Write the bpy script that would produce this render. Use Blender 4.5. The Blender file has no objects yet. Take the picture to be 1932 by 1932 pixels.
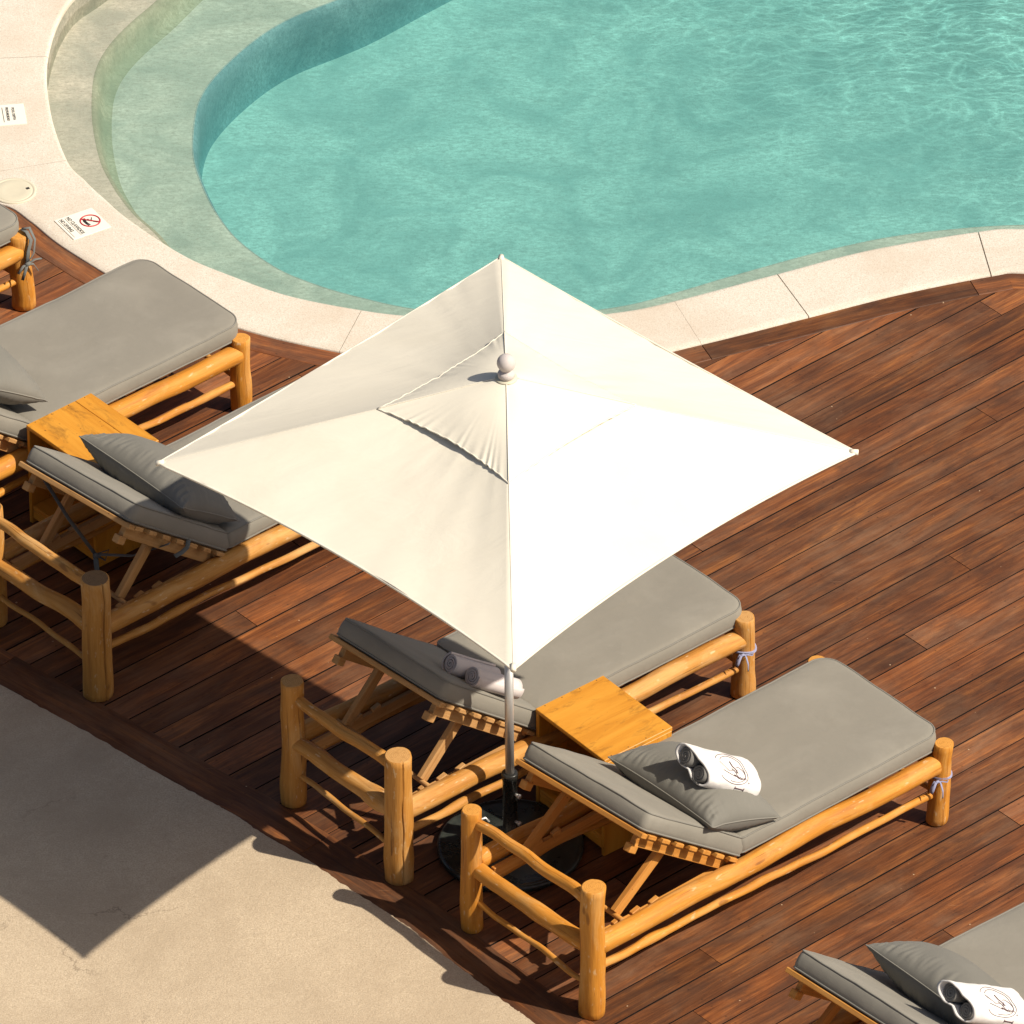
import bpy, math, random
from mathutils import Vector, Matrix, noise
from mathutils.geometry import tessellate_polygon
PI = math.pi
random.seed(7)
scene = bpy.context.scene
col = scene.collection

# ------------------------------------------------------------------ camera
ELEV = math.radians(36.4)
DIST = 45.0
PX = 1932.0                       # width of the measuring grid
LENS = 36 * DIST / 4.39
F = LENS / 36 * PX
CAM = Vector((0, -DIST * math.cos(ELEV), DIST * math.sin(ELEV)))
FW = Vector((0, math.cos(ELEV), -math.sin(ELEV)))
UP = Vector((0, math.sin(ELEV), math.cos(ELEV)))

def G(px, py, z=0.0):
    """survey helper: where the sight line meets the level z"""
    d = FW + Vector((1, 0, 0)) * ((px - 966) / F) + UP * ((966 - py) / F)
    t = (z - CAM.z) / d.z
    return CAM + d * t

cam = bpy.data.cameras.new('camera')
cam.lens = LENS; cam.sensor_width = 36; cam.clip_start = 1; cam.clip_end = 2000
co = bpy.data.objects.new('camera', cam); col.objects.link(co)
co.location = CAM
co.rotation_euler = (PI / 2 - ELEV, 0, 0)
scene.camera = co

# ------------------------------------------------------------------ light
SHX, SHY = -0.878, 0.345          # shadow of a 1 m stick
sd = Vector((SHX, SHY, -1)).normalized()
sun = bpy.data.lights.new('sun', 'SUN'); sun.energy = 5.0; sun.angle = math.radians(0.55)
sun.color = (1.0, 0.915, 0.775)
so = bpy.data.objects.new('sun', sun); col.objects.link(so)
so.rotation_euler = sd.to_track_quat('-Z', 'Y').to_euler()
so.location = (8, -4, 12)
w = bpy.data.worlds.new('World'); scene.world = w; w.use_nodes = True
nt = w.node_tree
sky = nt.nodes.new('ShaderNodeTexSky'); sky.sky_type = 'NISHITA'; sky.sun_disc = False
sky.sun_elevation = math.asin(-sd.z); sky.sun_rotation = math.atan2(-sd.x, -sd.y)
bg = nt.nodes['Background']; bg.inputs[1].default_value = 0.066
sky.dust_density = 3.0; sky.ozone_density = 0.6
nt.links.new(sky.outputs[0], bg.inputs[0])
vs = scene.view_settings
vs.view_transform = 'Standard'; vs.look = 'None'; vs.exposure = 0.36; vs.gamma = 1
scene.render.resolution_x = 1024; scene.render.resolution_y = 1024
scene.cycles.transparent_max_bounces = 16
scene.cycles.max_bounces = 8

# ------------------------------------------------------------------ node helpers
# finish of each material, as a wash over its pattern
TINT = {'log_orange': (.86, .82, .68), 'log_tan': (.88, .82, .66), 'end_grain': (.85, .80, .70), 'table_ply': (.88, .89, .66),
        'frame_lumber': (.86, .80, .68), 'grey_': (.80, .80, .80), 'cast_stone': (.86, .89, .89), 'sand_concrete': (.89, .895, .86),
        'hardwood': (1.06, .93, .80), 'white_towel': (.79, .78, .77), 'pale_towel': (.98, .98, .94), 'white_sign': (.92, .92, .9),
        'weathered_finial': (1.15, 1.15, 1.15), 'pale_blue': (.6, .6, .72), 'pebble': (.87, .90, .93), 'tan_shelf': (.95, .88, .88), 'pale_deep': (.77, .92, .92),
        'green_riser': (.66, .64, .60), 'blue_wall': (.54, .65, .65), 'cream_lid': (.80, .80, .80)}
class N:
    def __init__(self, name, rough=0.7, spec=0.3):
        self.m = bpy.data.materials.new(name); self.m.use_nodes = True
        self.t = self.m.node_tree
        self.b = self.t.nodes['Principled BSDF']
        self.b.inputs['Roughness'].default_value = rough
        self.b.inputs['Specular IOR Level'].default_value = spec
    def n(self, typ, **kw):
        x = self.t.nodes.new(typ)
        for k, v in kw.items(): setattr(x, k, v)
        return x
    def l(self, a, b): self.t.links.new(a, b)
    def setin(self, s, v):
        if hasattr(v, 'is_output') or isinstance(v, bpy.types.NodeSocket): self.l(v, s)
        else: s.default_value = v
    def attr(self, name, out='Vector'):
        a = self.n('ShaderNodeAttribute'); a.attribute_name = name
        return a.outputs[out]
    def obj(self): return self.n('ShaderNodeTexCoord').outputs['Object']
    def mapv(self, v, sc=(1, 1, 1), rot=(0, 0, 0), loc=(0, 0, 0)):
        m = self.n('ShaderNodeMapping'); self.l(v, m.inputs[0])
        m.inputs['Scale'].default_value = sc; m.inputs['Rotation'].default_value = rot
        m.inputs['Location'].default_value = loc
        return m.outputs[0]
    def noise(self, v, scale=5, detail=4, rough=0.55, dist=0.0, out=0):
        x = self.n('ShaderNodeTexNoise'); self.l(v, x.inputs['Vector'])
        x.inputs['Scale'].default_value = scale; x.inputs['Detail'].default_value = detail
        x.inputs['Roughness'].default_value = rough; x.inputs['Distortion'].default_value = dist
        return x.outputs[out]
    def ramp(self, v, pts, interp='LINEAR'):
        r = self.n('ShaderNodeValToRGB'); self.setin(r.inputs[0], v)
        e = r.color_ramp.elements; r.color_ramp.interpolation = interp
        while len(e) < len(pts): e.new(0.5)
        for i, (p, c) in enumerate(pts):
            e[i].position = p
            e[i].color = (c, c, c, 1) if isinstance(c, (int, float)) else (*c, 1)
        return r.outputs[0]
    def mix(self, f, a, b, blend='MIX'):
        x = self.n('ShaderNodeMix', data_type='RGBA', blend_type=blend)
        self.setin(x.inputs[0], f)
        for s, v in ((x.inputs[6], a), (x.inputs[7], b)):
            if isinstance(v, (tuple, list)): s.default_value = (*v[:3], 1)
            elif isinstance(v, (int, float)): s.default_value = (v, v, v, 1)
            else: self.l(v, s)
        return x.outputs[2]
    def math(self, op, a, b=0.0, c=None, clamp=False):
        x = self.n('ShaderNodeMath', operation=op); x.use_clamp = clamp
        self.setin(x.inputs[0], a); self.setin(x.inputs[1], b)
        if c is not None: self.setin(x.inputs[2], c)
        return x.outputs[0]
    def sep(self, v):
        s = self.n('ShaderNodeSeparateXYZ'); self.l(v, s.inputs[0]); return s.outputs
    def color(self, c):
        for key, g in TINT.items():
            if self.m.name.startswith(key): c = self.mix(1.0, c, g, 'MULTIPLY')
        self.setin(self.b.inputs['Base Color'], c if not isinstance(c, tuple) else (*c, 1))
    def bump(self, h, strength=0.3, dist=0.01, base=None):
        b = self.n('ShaderNodeBump'); self.l(h, b.inputs['Height'])
        b.inputs['Strength'].default_value = strength; b.inputs['Distance'].default_value = dist
        if base is not None: self.l(base, b.inputs['Normal'])
        self.l(b.outputs[0], self.b.inputs['Normal'])
        return b.outputs[0]

M = {}
# log wood -----------------------------------------------------------
def log_mat(name, ca, cb, cc, worn, wornc):
    k = N(name, 0.5, 0.35)
    g = k.attr('gc')
    a = k.noise(k.mapv(g, (34, 34, 2.2)), 1.0, 5, 0.6, 0.4)
    f = k.noise(k.mapv(g, (260, 260, 9)), 1.0, 3, 0.6)
    base = k.ramp(a, [(0.28, cc), (0.48, ca), (0.72, cb)])
    base = k.mix(k.math('MULTIPLY', k.ramp(f, [(0.35, 0.0), (0.7, 1.0)]), 0.45), base, cc)
    ck = k.noise(k.mapv(g, (75, 75, 1.5), loc=(2, 6, 1)), 1.0, 3, 0.55)
    base = k.mix(k.ramp(ck, [(0.665, 0.0), (0.70, 0.75)]), base, (0.13, 0.05, 0.014))
    # worn, bleached patches
    p = k.noise(k.mapv(g, (9, 9, 3.0)), 1.0, 6, 0.65, 0.8)
    pm = k.ramp(p, [(0.5, 0.0), (0.68, 1.0)])
    base = k.mix(k.math('MULTIPLY', pm, worn), base, wornc)
    # scuffs and knots
    s = k.noise(k.mapv(g, (60, 60, 20)), 1.0, 3, 0.5)
    base = k.mix(k.ramp(s, [(0.64, 0.0), (0.72, 0.55 * worn + 0.2)]), base, (0.72, 0.58, 0.42))
    kn = k.noise(k.mapv(g, (22, 22, 9), loc=(3, 1, 5)), 1.0, 1, 0.4)
    base = k.mix(k.ramp(kn, [(0.73, 0.0), (0.78, 0.6)]), base, (0.16, 0.055, 0.012))
    k.color(base)
    h = k.math('ADD', k.math('MULTIPLY', a, 0.6), k.math('MULTIPLY', f, 0.4))
    k.bump(h, 0.6, 0.005)
    k.setin(k.b.inputs['Roughness'], k.ramp(p, [(0.3, 0.55), (0.7, 0.8)]))
    return k.m
M['log_orange'] = log_mat('log_orange', (0.60, 0.255, 0.033), (0.70, 0.33, 0.062), (0.40, 0.150, 0.022), 0.5, (0.66, 0.40, 0.17))
M['log_tan'] = log_mat('log_tan', (0.54, 0.26, 0.060), (0.63, 0.34, 0.105), (0.36, 0.155, 0.035), 0.7, (0.62, 0.40, 0.20))
def end_mat(name, c, d):
    k = N(name, 0.7, 0.2)
    g = k.attr('gc'); s = k.sep(g)
    wv = k.n('ShaderNodeTexWave', wave_type='RINGS', rings_direction='Z')
    k.l(g, wv.inputs[0]); wv.inputs['Scale'].default_value = 38; wv.inputs['Distortion'].default_value = 2.5
    wv.inputs['Detail'].default_value = 3
    nz = k.noise(g, 70, 4, 0.6)
    b = k.mix(k.math('MULTIPLY', wv.outputs[0], 0.35), c, d)
    b = k.mix(k.ramp(nz, [(0.5, 0.0), (0.75, 0.6)]), b, d)
    k.color(b); k.bump(nz, 0.3, 0.003)
    return k.m
M['end_orange'] = end_mat('end_grain_orange', (0.66, 0.33, 0.08), (0.36, 0.15, 0.03))
M['end_tan'] = end_mat('end_grain_tan', (0.58, 0.34, 0.14), (0.30, 0.15, 0.05))
M['end_grey'] = end_mat('end_grain_grey', (0.26, 0.16, 0.085), (0.12, 0.07, 0.035))
# sawn lumber --------------------------------------------------------
def board_mat(name, c0, c1, c2, blotch, rough=0.6):
    k = N(name, rough, 0.3)
    g = k.attr('gc')
    a = k.noise(k.mapv(g, (16, 40, 1.6)), 1.0, 5, 0.6, 0.7)
    f = k.noise(k.mapv(g, (150, 190, 6)), 1.0, 3, 0.6)
    b = k.ramp(a, [(0.28, c2), (0.5, c0), (0.75, c1)])
    b = k.mix(k.math('MULTIPLY', f, 0.3), b, c2)
    bl = k.noise(k.mapv(g, (16, 16, 7), loc=(5, 2, 9)), 1.0, 6, 0.7, 0.6)
    b = k.mix(k.ramp(bl, [(0.53, 0.0), (0.72, blotch)]), b, (0.20, 0.085, 0.02))
    kn = k.noise(k.mapv(g, (55, 55, 55), loc=(1, 7, 2)), 1.0, 1, 0.4)
    b = k.mix(k.ramp(kn, [(0.76, 0.0), (0.79, 0.7)]), b, (0.10, 0.04, 0.015))
    k.color(b); k.bump(k.math('ADD', a, f), 0.25, 0.003)
    return k.m
M['ply'] = board_mat('table_plywood', (0.64, 0.275, 0.040), (0.72, 0.34, 0.060), (0.50, 0.190, 0.022), 0.75, 0.42)
M['lumber'] = board_mat('frame_lumber', (0.52, 0.30, 0.13), (0.62, 0.40, 0.20), (0.38, 0.20, 0.075), 0.35, 0.7)
M['lumber_o'] = board_mat('frame_lumber_orange', (0.60, 0.28, 0.065), (0.68, 0.36, 0.11), (0.42, 0.17, 0.03), 0.3, 0.6)
# upholstery ---------------------------------------------------------
def fabric(name, c, dust=0.45, weave=True, bump=0.38):
    k = N(name, 0.85, 0.15)
    o = k.obj()
    wv = k.noise(k.mapv(o, (420, 900, 600)), 1.0, 2, 0.5)
    st = k.noise(o, 2.6, 6, 0.62, 0.5)
    sp = k.noise(o, 22, 4, 0.6, 0.2)
    d = tuple(min(1, x * 1.32 + 0.035) for x in c)
    e = tuple(x * 0.86 for x in c)
    b = k.mix(k.math('MULTIPLY', wv, 0.3), c, e)
    b = k.mix(k.ramp(st, [(0.45, 0.0), (0.78, dust)]), b, d)
    b = k.mix(k.ramp(sp, [(0.62, 0.0), (0.82, dust * 0.5)]), b, d)
    b = k.mix(k.ramp(k.noise(o, 9, 5, 0.7, 1.0), [(0.30, 0.30), (0.42, 0.0)]), b, e)
    k.color(b)
    k.b.inputs['Sheen Weight'].default_value = 0.08
    big = k.noise(o, 7, 3, 0.5)
    h = k.math('ADD', k.math('MULTIPLY', wv, 0.04), k.math('MULTIPLY', big, 1.0))
    k.bump(h, bump, 0.012)
    return k.m
M['grey'] = fabric('grey_canvas', (0.270, 0.247, 0.205))
M['pillow'] = fabric('grey_pillow_cotton', (0.195, 0.185, 0.160), 0.2)
M['piping'] = fabric('grey_piping', (0.235, 0.220, 0.19), 0.1)
M['towel_grey'] = fabric('grey_towel', (0.20, 0.19, 0.175), 0.3)
M['towel_white'] = fabric('white_towel', (0.80, 0.775, 0.755), 0.1, bump=0.5)
M['towel_pale'] = fabric('pale_towel', (0.58, 0.525, 0.53), 0.2)
M['strap'] = fabric('grey_strap', (0.17, 0.175, 0.165), 0.2)
M['strap_blue'] = fabric('pale_blue_strap', (0.42, 0.43, 0.53), 0.2)
# canopy -------------------------------------------------------------
def canopy_mat():
    k = N('canopy_canvas', 0.9, 0.05)
    o = k.obj()
    st = k.noise(o, 1.7, 6, 0.65, 0.6)
    sp = k.noise(o, 40, 2, 0.5)
    b = k.mix(k.ramp(st, [(0.5, 0.0), (0.8, 0.5)]), (0.775, 0.72, 0.605), (0.69, 0.63, 0.505))
    b = k.mix(k.ramp(sp, [(0.80, 0.0), (0.84, 0.35)]), b, (0.45, 0.36, 0.24))
    k.color(b)
    wv = k.noise(k.mapv(o, (700, 700, 700)), 1.0, 1, 0.5)
    cr = k.noise(k.mapv(o, (3, 9, 5), rot=(0, 0, 0.7)), 1.0, 5, 0.6, 0.6)
    nb = k.bump(k.math('ADD', k.math('MULTIPLY', wv, 0.02), k.math('MULTIPLY', cr, 1.0)), 0.22, 0.02)
    tr = k.n('ShaderNodeBsdfTranslucent'); k.l(b, tr.inputs[0]); k.l(nb, tr.inputs['Normal'])
    mx = k.n('ShaderNodeMixShader'); mx.inputs[0].default_value = 0.10
    k.l(k.b.outputs[0], mx.inputs[1]); k.l(tr.outputs[0], mx.inputs[2])
    k.l(mx.outputs[0], k.t.nodes['Material Output'].inputs[0])
    return k.m
M['canopy'] = canopy_mat()
def plain(name, c, rough=0.5, metal=0.0, spec=0.5, var=0.25, sc=30, bump=0.1):
    k = N(name, rough, spec)
    k.b.inputs['Metallic'].default_value = metal
    n_ = k.noise(k.obj(), sc, 5, 0.6)
    k.color(k.mix(k.math('MULTIPLY', n_, var), c, tuple(x * 0.5 for x in c)))
    k.setin(k.b.inputs['Roughness'], k.math('ADD', k.math('MULTIPLY', n_, 0.25), max(0.02, rough - 0.1)))
    if bump: k.bump(n_, bump, 0.003)
    return k.m
M['steel'] = plain('brushed_steel', (0.62, 0.60, 0.57), 0.42, 0.7)
M['black_metal'] = plain('black_painted_metal', (0.022, 0.022, 0.020), 0.25)
M['base_black'] = None
def base_mat():
    k = N('black_base_plastic', 0.28, 0.5)
    o = k.obj()
    n1 = k.noise(o, 6, 6, 0.7, 0.5)
    sc = k.noise(k.mapv(o, (5, 120, 5), rot=(0, 0, 0.6)), 1.0, 3, 0.6)
    b = k.mix(k.ramp(n1, [(0.4, 0.0), (0.75, 0.8)]), (0.016, 0.019, 0.017), (0.06, 0.066, 0.056))
    b = k.mix(k.ramp(sc, [(0.70, 0.0), (0.76, 0.6)]), b, (0.25, 0.26, 0.24))
    k.color(b); k.setin(k.b.inputs['Roughness'], k.ramp(n1, [(0.3, 0.14), (0.7, 0.45)]))
    k.bump(n1, 0.15, 0.004)
    return k.m
M['base_black'] = base_mat()
M['finial'] = plain('weathered_finial', (0.50, 0.45, 0.43), 0.55, 0.0, 0.3, 0.5, 24, 0.2)
M['white_tile'] = plain('white_sign_tile', (0.82, 0.77, 0.68), 0.6, 0, 0.3, 0.12, 60)
M['lid'] = plain('cream_lid_plastic', (0.71, 0.65, 0.50), 0.55, 0, 0.3, 0.15, 40)
M['ink'] = plain('black_lettering', (0.02, 0.02, 0.022), 0.6)
M['ink_soft'] = plain('dark_thread', (0.10, 0.05, 0.06), 0.8)
M['red'] = plain('red_sign_paint', (0.50, 0.02, 0.035), 0.5)
M['dark'] = plain('dark_void', (0.015, 0.012, 0.012), 0.9)

# stone and concrete -------------------------------------------------
def coping_mat():
    k = N('cast_stone_coping', 0.85, 0.2)
    o = k.obj()
    fine = k.noise(o, 150, 4, 0.75)
    mid = k.noise(o, 60, 4, 0.7)
    big = k.noise(o, 2.2, 6, 0.65, 0.5)
    b = k.ramp(fine, [(0.30, (0.47, 0.38, 0.30)), (0.50, (0.70, 0.615, 0.525)), (0.72, (0.80, 0.72, 0.64))])
    b = k.mix(k.ramp(mid, [(0.45, 0.0), (0.75, 0.35)]), b, (0.56, 0.46, 0.36))
    b = k.mix(k.ramp(big, [(0.42, 0.0), (0.70, 0.62)]), b, (0.58, 0.45, 0.345))
    pit = k.noise(o, 120, 1, 0.4, out=0)
    b = k.mix(k.ramp(pit, [(0.76, 0.0), (0.80, 0.5)]), b, (0.25, 0.19, 0.14))
    k.color(b); k.bump(k.math('ADD', fine, mid), 0.35, 0.003)
    return k.m
M['coping'] = coping_mat()
def terrace_mat():
    k = N('sand_concrete', 0.9, 0.15)
    o = k.obj()
    fine = k.noise(o, 135, 4, 0.75); mid = k.noise(o, 45, 4, 0.7); big = k.noise(o, 1.5, 7, 0.66, 0.4)
    b = k.ramp(fine, [(0.28, (0.34, 0.255, 0.18)), (0.5, (0.54, 0.43, 0.315)), (0.74, (0.68, 0.56, 0.43))])
    b = k.mix(k.ramp(mid, [(0.4, 0.0), (0.75, 0.4)]), b, (0.37, 0.28, 0.20))
    b = k.mix(k.ramp(big, [(0.42, 0.0), (0.70, 0.75)]), b, (0.385, 0.295, 0.21))
    b = k.mix(k.ramp(k.noise(o, 8, 3, 0.6, 0.4), [(0.68, 0.0), (0.82, 0.45)]), b, (0.22, 0.165, 0.115))
    # hairline cracks
    wp = k.n('ShaderNodeVectorMath', operation='ADD')
    wn = k.noise(o, 5, 5, 0.6, out=1)
    sc = k.n('ShaderNodeVectorMath', operation='SCALE'); k.l(wn, sc.inputs[0]); sc.inputs[3].default_value = 0.35
    k.l(o, wp.inputs[0]); k.l(sc.outputs[0], wp.inputs[1])
    v = k.n('ShaderNodeTexVoronoi', feature='DISTANCE_TO_EDGE'); k.l(wp.outputs[0], v.inputs['Vector'])
    v.inputs['Scale'].default_value = 0.62
    cm = k.math('MULTIPLY', k.ramp(v.outputs[0], [(0.0, 1.0), (0.0035, 0.0)]), k.ramp(k.noise(o, 2.1, 2, 0.5), [(0.45, 0.0), (0.6, 0.5)]))
    b = k.mix(cm, b, (0.12, 0.085, 0.06))
    k.color(b); k.bump(k.math('ADD', fine, k.math('MULTIPLY', mid, 1.5)), 0.5, 0.004)
    return k.m
M['terrace'] = terrace_mat()
M['earth'] = plain('packed_earth', (0.20, 0.16, 0.12), 0.95, 0, 0.1, 0.4, 5)
M['joint'] = plain('deck_substrate', (0.012, 0.009, 0.008), 0.95, 0, 0.1)

def deck_mat():
    k = N('hardwood_deck', 0.5, 0.22)
    g = k.attr('gc'); tone = k.attr('tone', 'Fac')
    o = k.obj()
    a = k.noise(k.mapv(g, (24, 24, 1.7)), 1.0, 7, 0.68, 1.1)
    m2 = k.noise(k.mapv(g, (9, 9, 2.4), loc=(4, 4, 1)), 1.0, 6, 0.65, 0.8)
    f = k.noise(k.mapv(g, (150, 150, 3.5)), 1.0, 5, 0.72)
    c = k.ramp(a, [(0.25, (0.040, 0.018, 0.010)), (0.40, (0.105, 0.042, 0.019)), (0.55, (0.185, 0.075, 0.029)), (0.75, (0.36, 0.155, 0.045))])
    c = k.mix(k.ramp(m2, [(0.43, 0.0), (0.62, 0.7)]), c, (0.060, 0.033, 0.023))
    c = k.mix(k.math('MULTIPLY', k.ramp(f, [(0.42, 0.0), (0.66, 1.0)]), 0.55), c, (0.040, 0.018, 0.011))
    # weathered grey and sandy wear
    wr = k.noise(o, 1.9, 6, 0.66, 0.5)
    wr2 = k.noise(k.mapv(g, (20, 20, 3.5), loc=(9, 0, 2)), 1.0, 6, 0.7, 0.6)
    wm = k.math('MULTIPLY', k.ramp(wr, [(0.42, 0.0), (0.66, 1.0)]), k.ramp(wr2, [(0.4, 0.1), (0.65, 0.75)]))
    c = k.mix(k.math('MULTIPLY', wm, 0.75), c, (0.215, 0.135, 0.088))
    # board to board tone
    c = k.mix(1.0, c, k.ramp(tone, [(0.0, 0.72), (0.5, 1.0), (1.0, 1.40)]), 'MULTIPLY')
    hue = k.math('FRACT', k.math('MULTIPLY', tone, 7.31))
    c = k.mix(k.math('MULTIPLY', hue, 0.3), c, k.mix(1.0, c, (1.2, 0.93, 0.8), 'MULTIPLY'))
    # scratches
    def scr(rot, loc, amt):
        s = k.noise(k.mapv(o, (6, 240, 1), rot=(0, 0, rot), loc=loc), 1.0, 2, 0.5)
        msk = k.noise(k.mapv(o, (3, 3, 3), loc=loc), 1.0, 3, 0.5)
        return k.math('MULTIPLY', k.ramp(s, [(0.70, 0.0), (0.74, amt)]), k.ramp(msk, [(0.58, 0.0), (0.68, 1.0)]))
    c = k.mix(scr(0.5, (1, 2, 0), 0.55), c, (0.34, 0.22, 0.14))
    c = k.mix(scr(2.0, (7, 5, 0), 0.5), c, (0.34, 0.22, 0.14))
    c = k.mix(scr(-0.72, (3, 8, 0), 0.5), c, (0.32, 0.20, 0.13))
    # screw heads and pale specks, in board coordinates
    sc_ = k.attr('bc'); s = k.sep(sc_)
    fu = k.math('ABSOLUTE', k.math('SUBTRACT', k.math('FRACT', k.math('DIVIDE', s[0], 0.46)), 0.5))
    du = k.math('MULTIPLY', fu, 0.46)
    dv = k.math('SUBTRACT', k.math('ABSOLUTE', s[1]), 0.042)
    d = k.math('SQRT', k.math('ADD', k.math('MULTIPLY', du, du), k.math('MULTIPLY', dv, dv)))
    c = k.mix(k.ramp(d, [(0.0030, 0.8), (0.0042, 0.0)]), c, (0.018, 0.012, 0.010))
    sp = k.noise(o, 55, 0, 0.5)
    c = k.mix(k.ramp(sp, [(0.885, 0.0), (0.895, 0.8)]), c, (0.45, 0.36, 0.26))
    k.color(c)
    k.setin(k.b.inputs['Roughness'], k.ramp(m2, [(0.3, 0.48), (0.7, 0.7)]))
    k.bump(k.math('ADD', k.math('MULTIPLY', a, 0.6), k.math('MULTIPLY', f, 0.5)), 0.4, 0.003)
    return k.m
M['deck'] = deck_mat()

def plaster(name, c0, c1):
    k = N(name, 0.8, 0.1)
    o = k.obj()
    fine = k.noise(o, 95, 4, 0.78)
    stre = k.noise(k.mapv(o, (26, 62, 40), rot=(0, 0, -0.5)), 1.0, 5, 0.75, 0.25)
    big = k.noise(o, 2.1, 6, 0.66, 0.9)
    b = k.mix(k.ramp(stre, [(0.36, 0.0), (0.62, 1.0)]), tuple(x * 0.88 for x in c0), tuple(x * 1.06 for x in c1))
    b = k.mix(k.ramp(big, [(0.4, 0.0), (0.64, 0.8)]), b, tuple(x * y for x, y in zip(c0, (0.70, 0.78, 0.80))))
    b = k.mix(k.ramp(fine, [(0.50, 0.0), (0.68, 0.6)]), b, tuple(x * 0.6 for x in c0))
    k.color(b); k.bump(fine, 0.35, 0.004)
    return k.m
M['plaster'] = plaster('pebble_pool_plaster', (0.535, 0.495, 0.40), (0.63, 0.59, 0.49))
M['shelf'] = plaster('tan_shelf_plaster', (0.535, 0.495, 0.40), (0.63, 0.59, 0.49))
M['deep'] = plaster('pale_deep_plaster', (0.60, 0.57, 0.535), (0.72, 0.69, 0.65))
M['riser'] = plaster('green_riser_plaster', (0.45, 0.45, 0.34), (0.51, 0.51, 0.41))  # weaker sun on the upright step put into a darker plaster colour
M['waterline'] = plaster('waterline_stain_shade_stone', (0.30, 0.275, 0.215), (0.40, 0.365, 0.29))  # tide-line stain, with the nose's shade put into the same darker colour
M['drop'] = plaster('blue_wall_plaster', (0.30, 0.40, 0.42), (0.38, 0.47, 0.49))  # dimmer light on the deep wall put into its darker colour

def water_mat():
    k = N('pool_water', 0.02)
    t = k.t
    geo = k.n('ShaderNodeNewGeometry')
    P = geo.outputs['Position']
    # ripple caustics put into the transparent colour as bright and dark veins
    wn = k.noise(P, 1.6, 4, 0.55, out=1)
    sc = k.n('ShaderNodeVectorMath', operation='SCALE'); k.l(wn, sc.inputs[0]); sc.inputs[3].default_value = 0.55
    ad = k.n('ShaderNodeVectorMath', operation='ADD'); k.l(P, ad.inputs[0]); k.l(sc.outputs[0], ad.inputs[1])
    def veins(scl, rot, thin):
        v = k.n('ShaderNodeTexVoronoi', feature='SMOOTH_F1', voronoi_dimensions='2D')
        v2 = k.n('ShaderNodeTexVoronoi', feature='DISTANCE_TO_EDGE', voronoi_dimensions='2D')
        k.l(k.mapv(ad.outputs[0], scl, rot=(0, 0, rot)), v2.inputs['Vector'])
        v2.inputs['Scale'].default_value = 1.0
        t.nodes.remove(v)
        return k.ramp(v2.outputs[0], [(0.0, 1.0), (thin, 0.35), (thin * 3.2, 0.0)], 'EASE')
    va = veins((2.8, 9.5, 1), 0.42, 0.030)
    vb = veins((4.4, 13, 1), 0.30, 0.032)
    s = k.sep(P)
    # mask: painted veins grow strongest in the far right corner of the pool
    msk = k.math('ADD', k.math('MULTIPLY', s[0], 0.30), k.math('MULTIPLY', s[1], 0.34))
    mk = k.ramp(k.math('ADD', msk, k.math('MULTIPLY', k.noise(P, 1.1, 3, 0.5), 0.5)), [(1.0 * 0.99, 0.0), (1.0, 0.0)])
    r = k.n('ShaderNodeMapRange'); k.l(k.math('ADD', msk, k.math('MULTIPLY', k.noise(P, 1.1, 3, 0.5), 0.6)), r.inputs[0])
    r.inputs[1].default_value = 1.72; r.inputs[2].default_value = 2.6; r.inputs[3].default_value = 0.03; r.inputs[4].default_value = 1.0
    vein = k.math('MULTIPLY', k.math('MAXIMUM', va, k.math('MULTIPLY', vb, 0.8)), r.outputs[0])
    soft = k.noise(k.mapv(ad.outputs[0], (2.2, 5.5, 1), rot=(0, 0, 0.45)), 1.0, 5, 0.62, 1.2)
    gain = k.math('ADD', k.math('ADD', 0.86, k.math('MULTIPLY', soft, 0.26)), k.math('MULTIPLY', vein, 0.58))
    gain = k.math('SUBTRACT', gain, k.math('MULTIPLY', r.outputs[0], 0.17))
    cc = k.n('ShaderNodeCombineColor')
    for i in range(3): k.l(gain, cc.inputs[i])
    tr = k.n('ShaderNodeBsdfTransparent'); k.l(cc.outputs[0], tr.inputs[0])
    gl = k.n('ShaderNodeBsdfGlossy'); gl.inputs['Roughness'].default_value = 0.03
    fr = k.n('ShaderNodeFresnel'); fr.inputs[0].default_value = 1.33
    hb = k.noise(k.mapv(P, (5, 13, 5), rot=(0, 0, 0.42)), 1.0, 4, 0.6, 0.8)
    hf = k.noise(k.mapv(P, (40, 70, 40), rot=(0, 0, 0.42)), 1.0, 3, 0.6)
    bm = k.n('ShaderNodeBump'); bm.inputs['Strength'].default_value = 0.35; bm.inputs['Distance'].default_value = 0.006
    k.l(k.math('ADD', hb, k.math('MULTIPLY', hf, 0.08)), bm.inputs['Height'])
    k.l(bm.outputs[0], gl.inputs['Normal']); k.l(bm.outputs[0], fr.inputs['Normal'])
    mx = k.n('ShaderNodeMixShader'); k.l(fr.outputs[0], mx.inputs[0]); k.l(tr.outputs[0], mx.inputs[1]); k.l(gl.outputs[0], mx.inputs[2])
    out = t.nodes['Material Output']
    k.l(mx.outputs[0], out.inputs[0])
    va_ = k.n('ShaderNodeVolumeAbsorption')
    va_.inputs['Color'].default_value = (0.0, 0.715, 0.70, 1); va_.inputs['Density'].default_value = 0.66
    k.l(va_.outputs[0], out.inputs['Volume'])
    t.nodes.remove(k.b)
    return k.m
M['water'] = water_mat()

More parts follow.
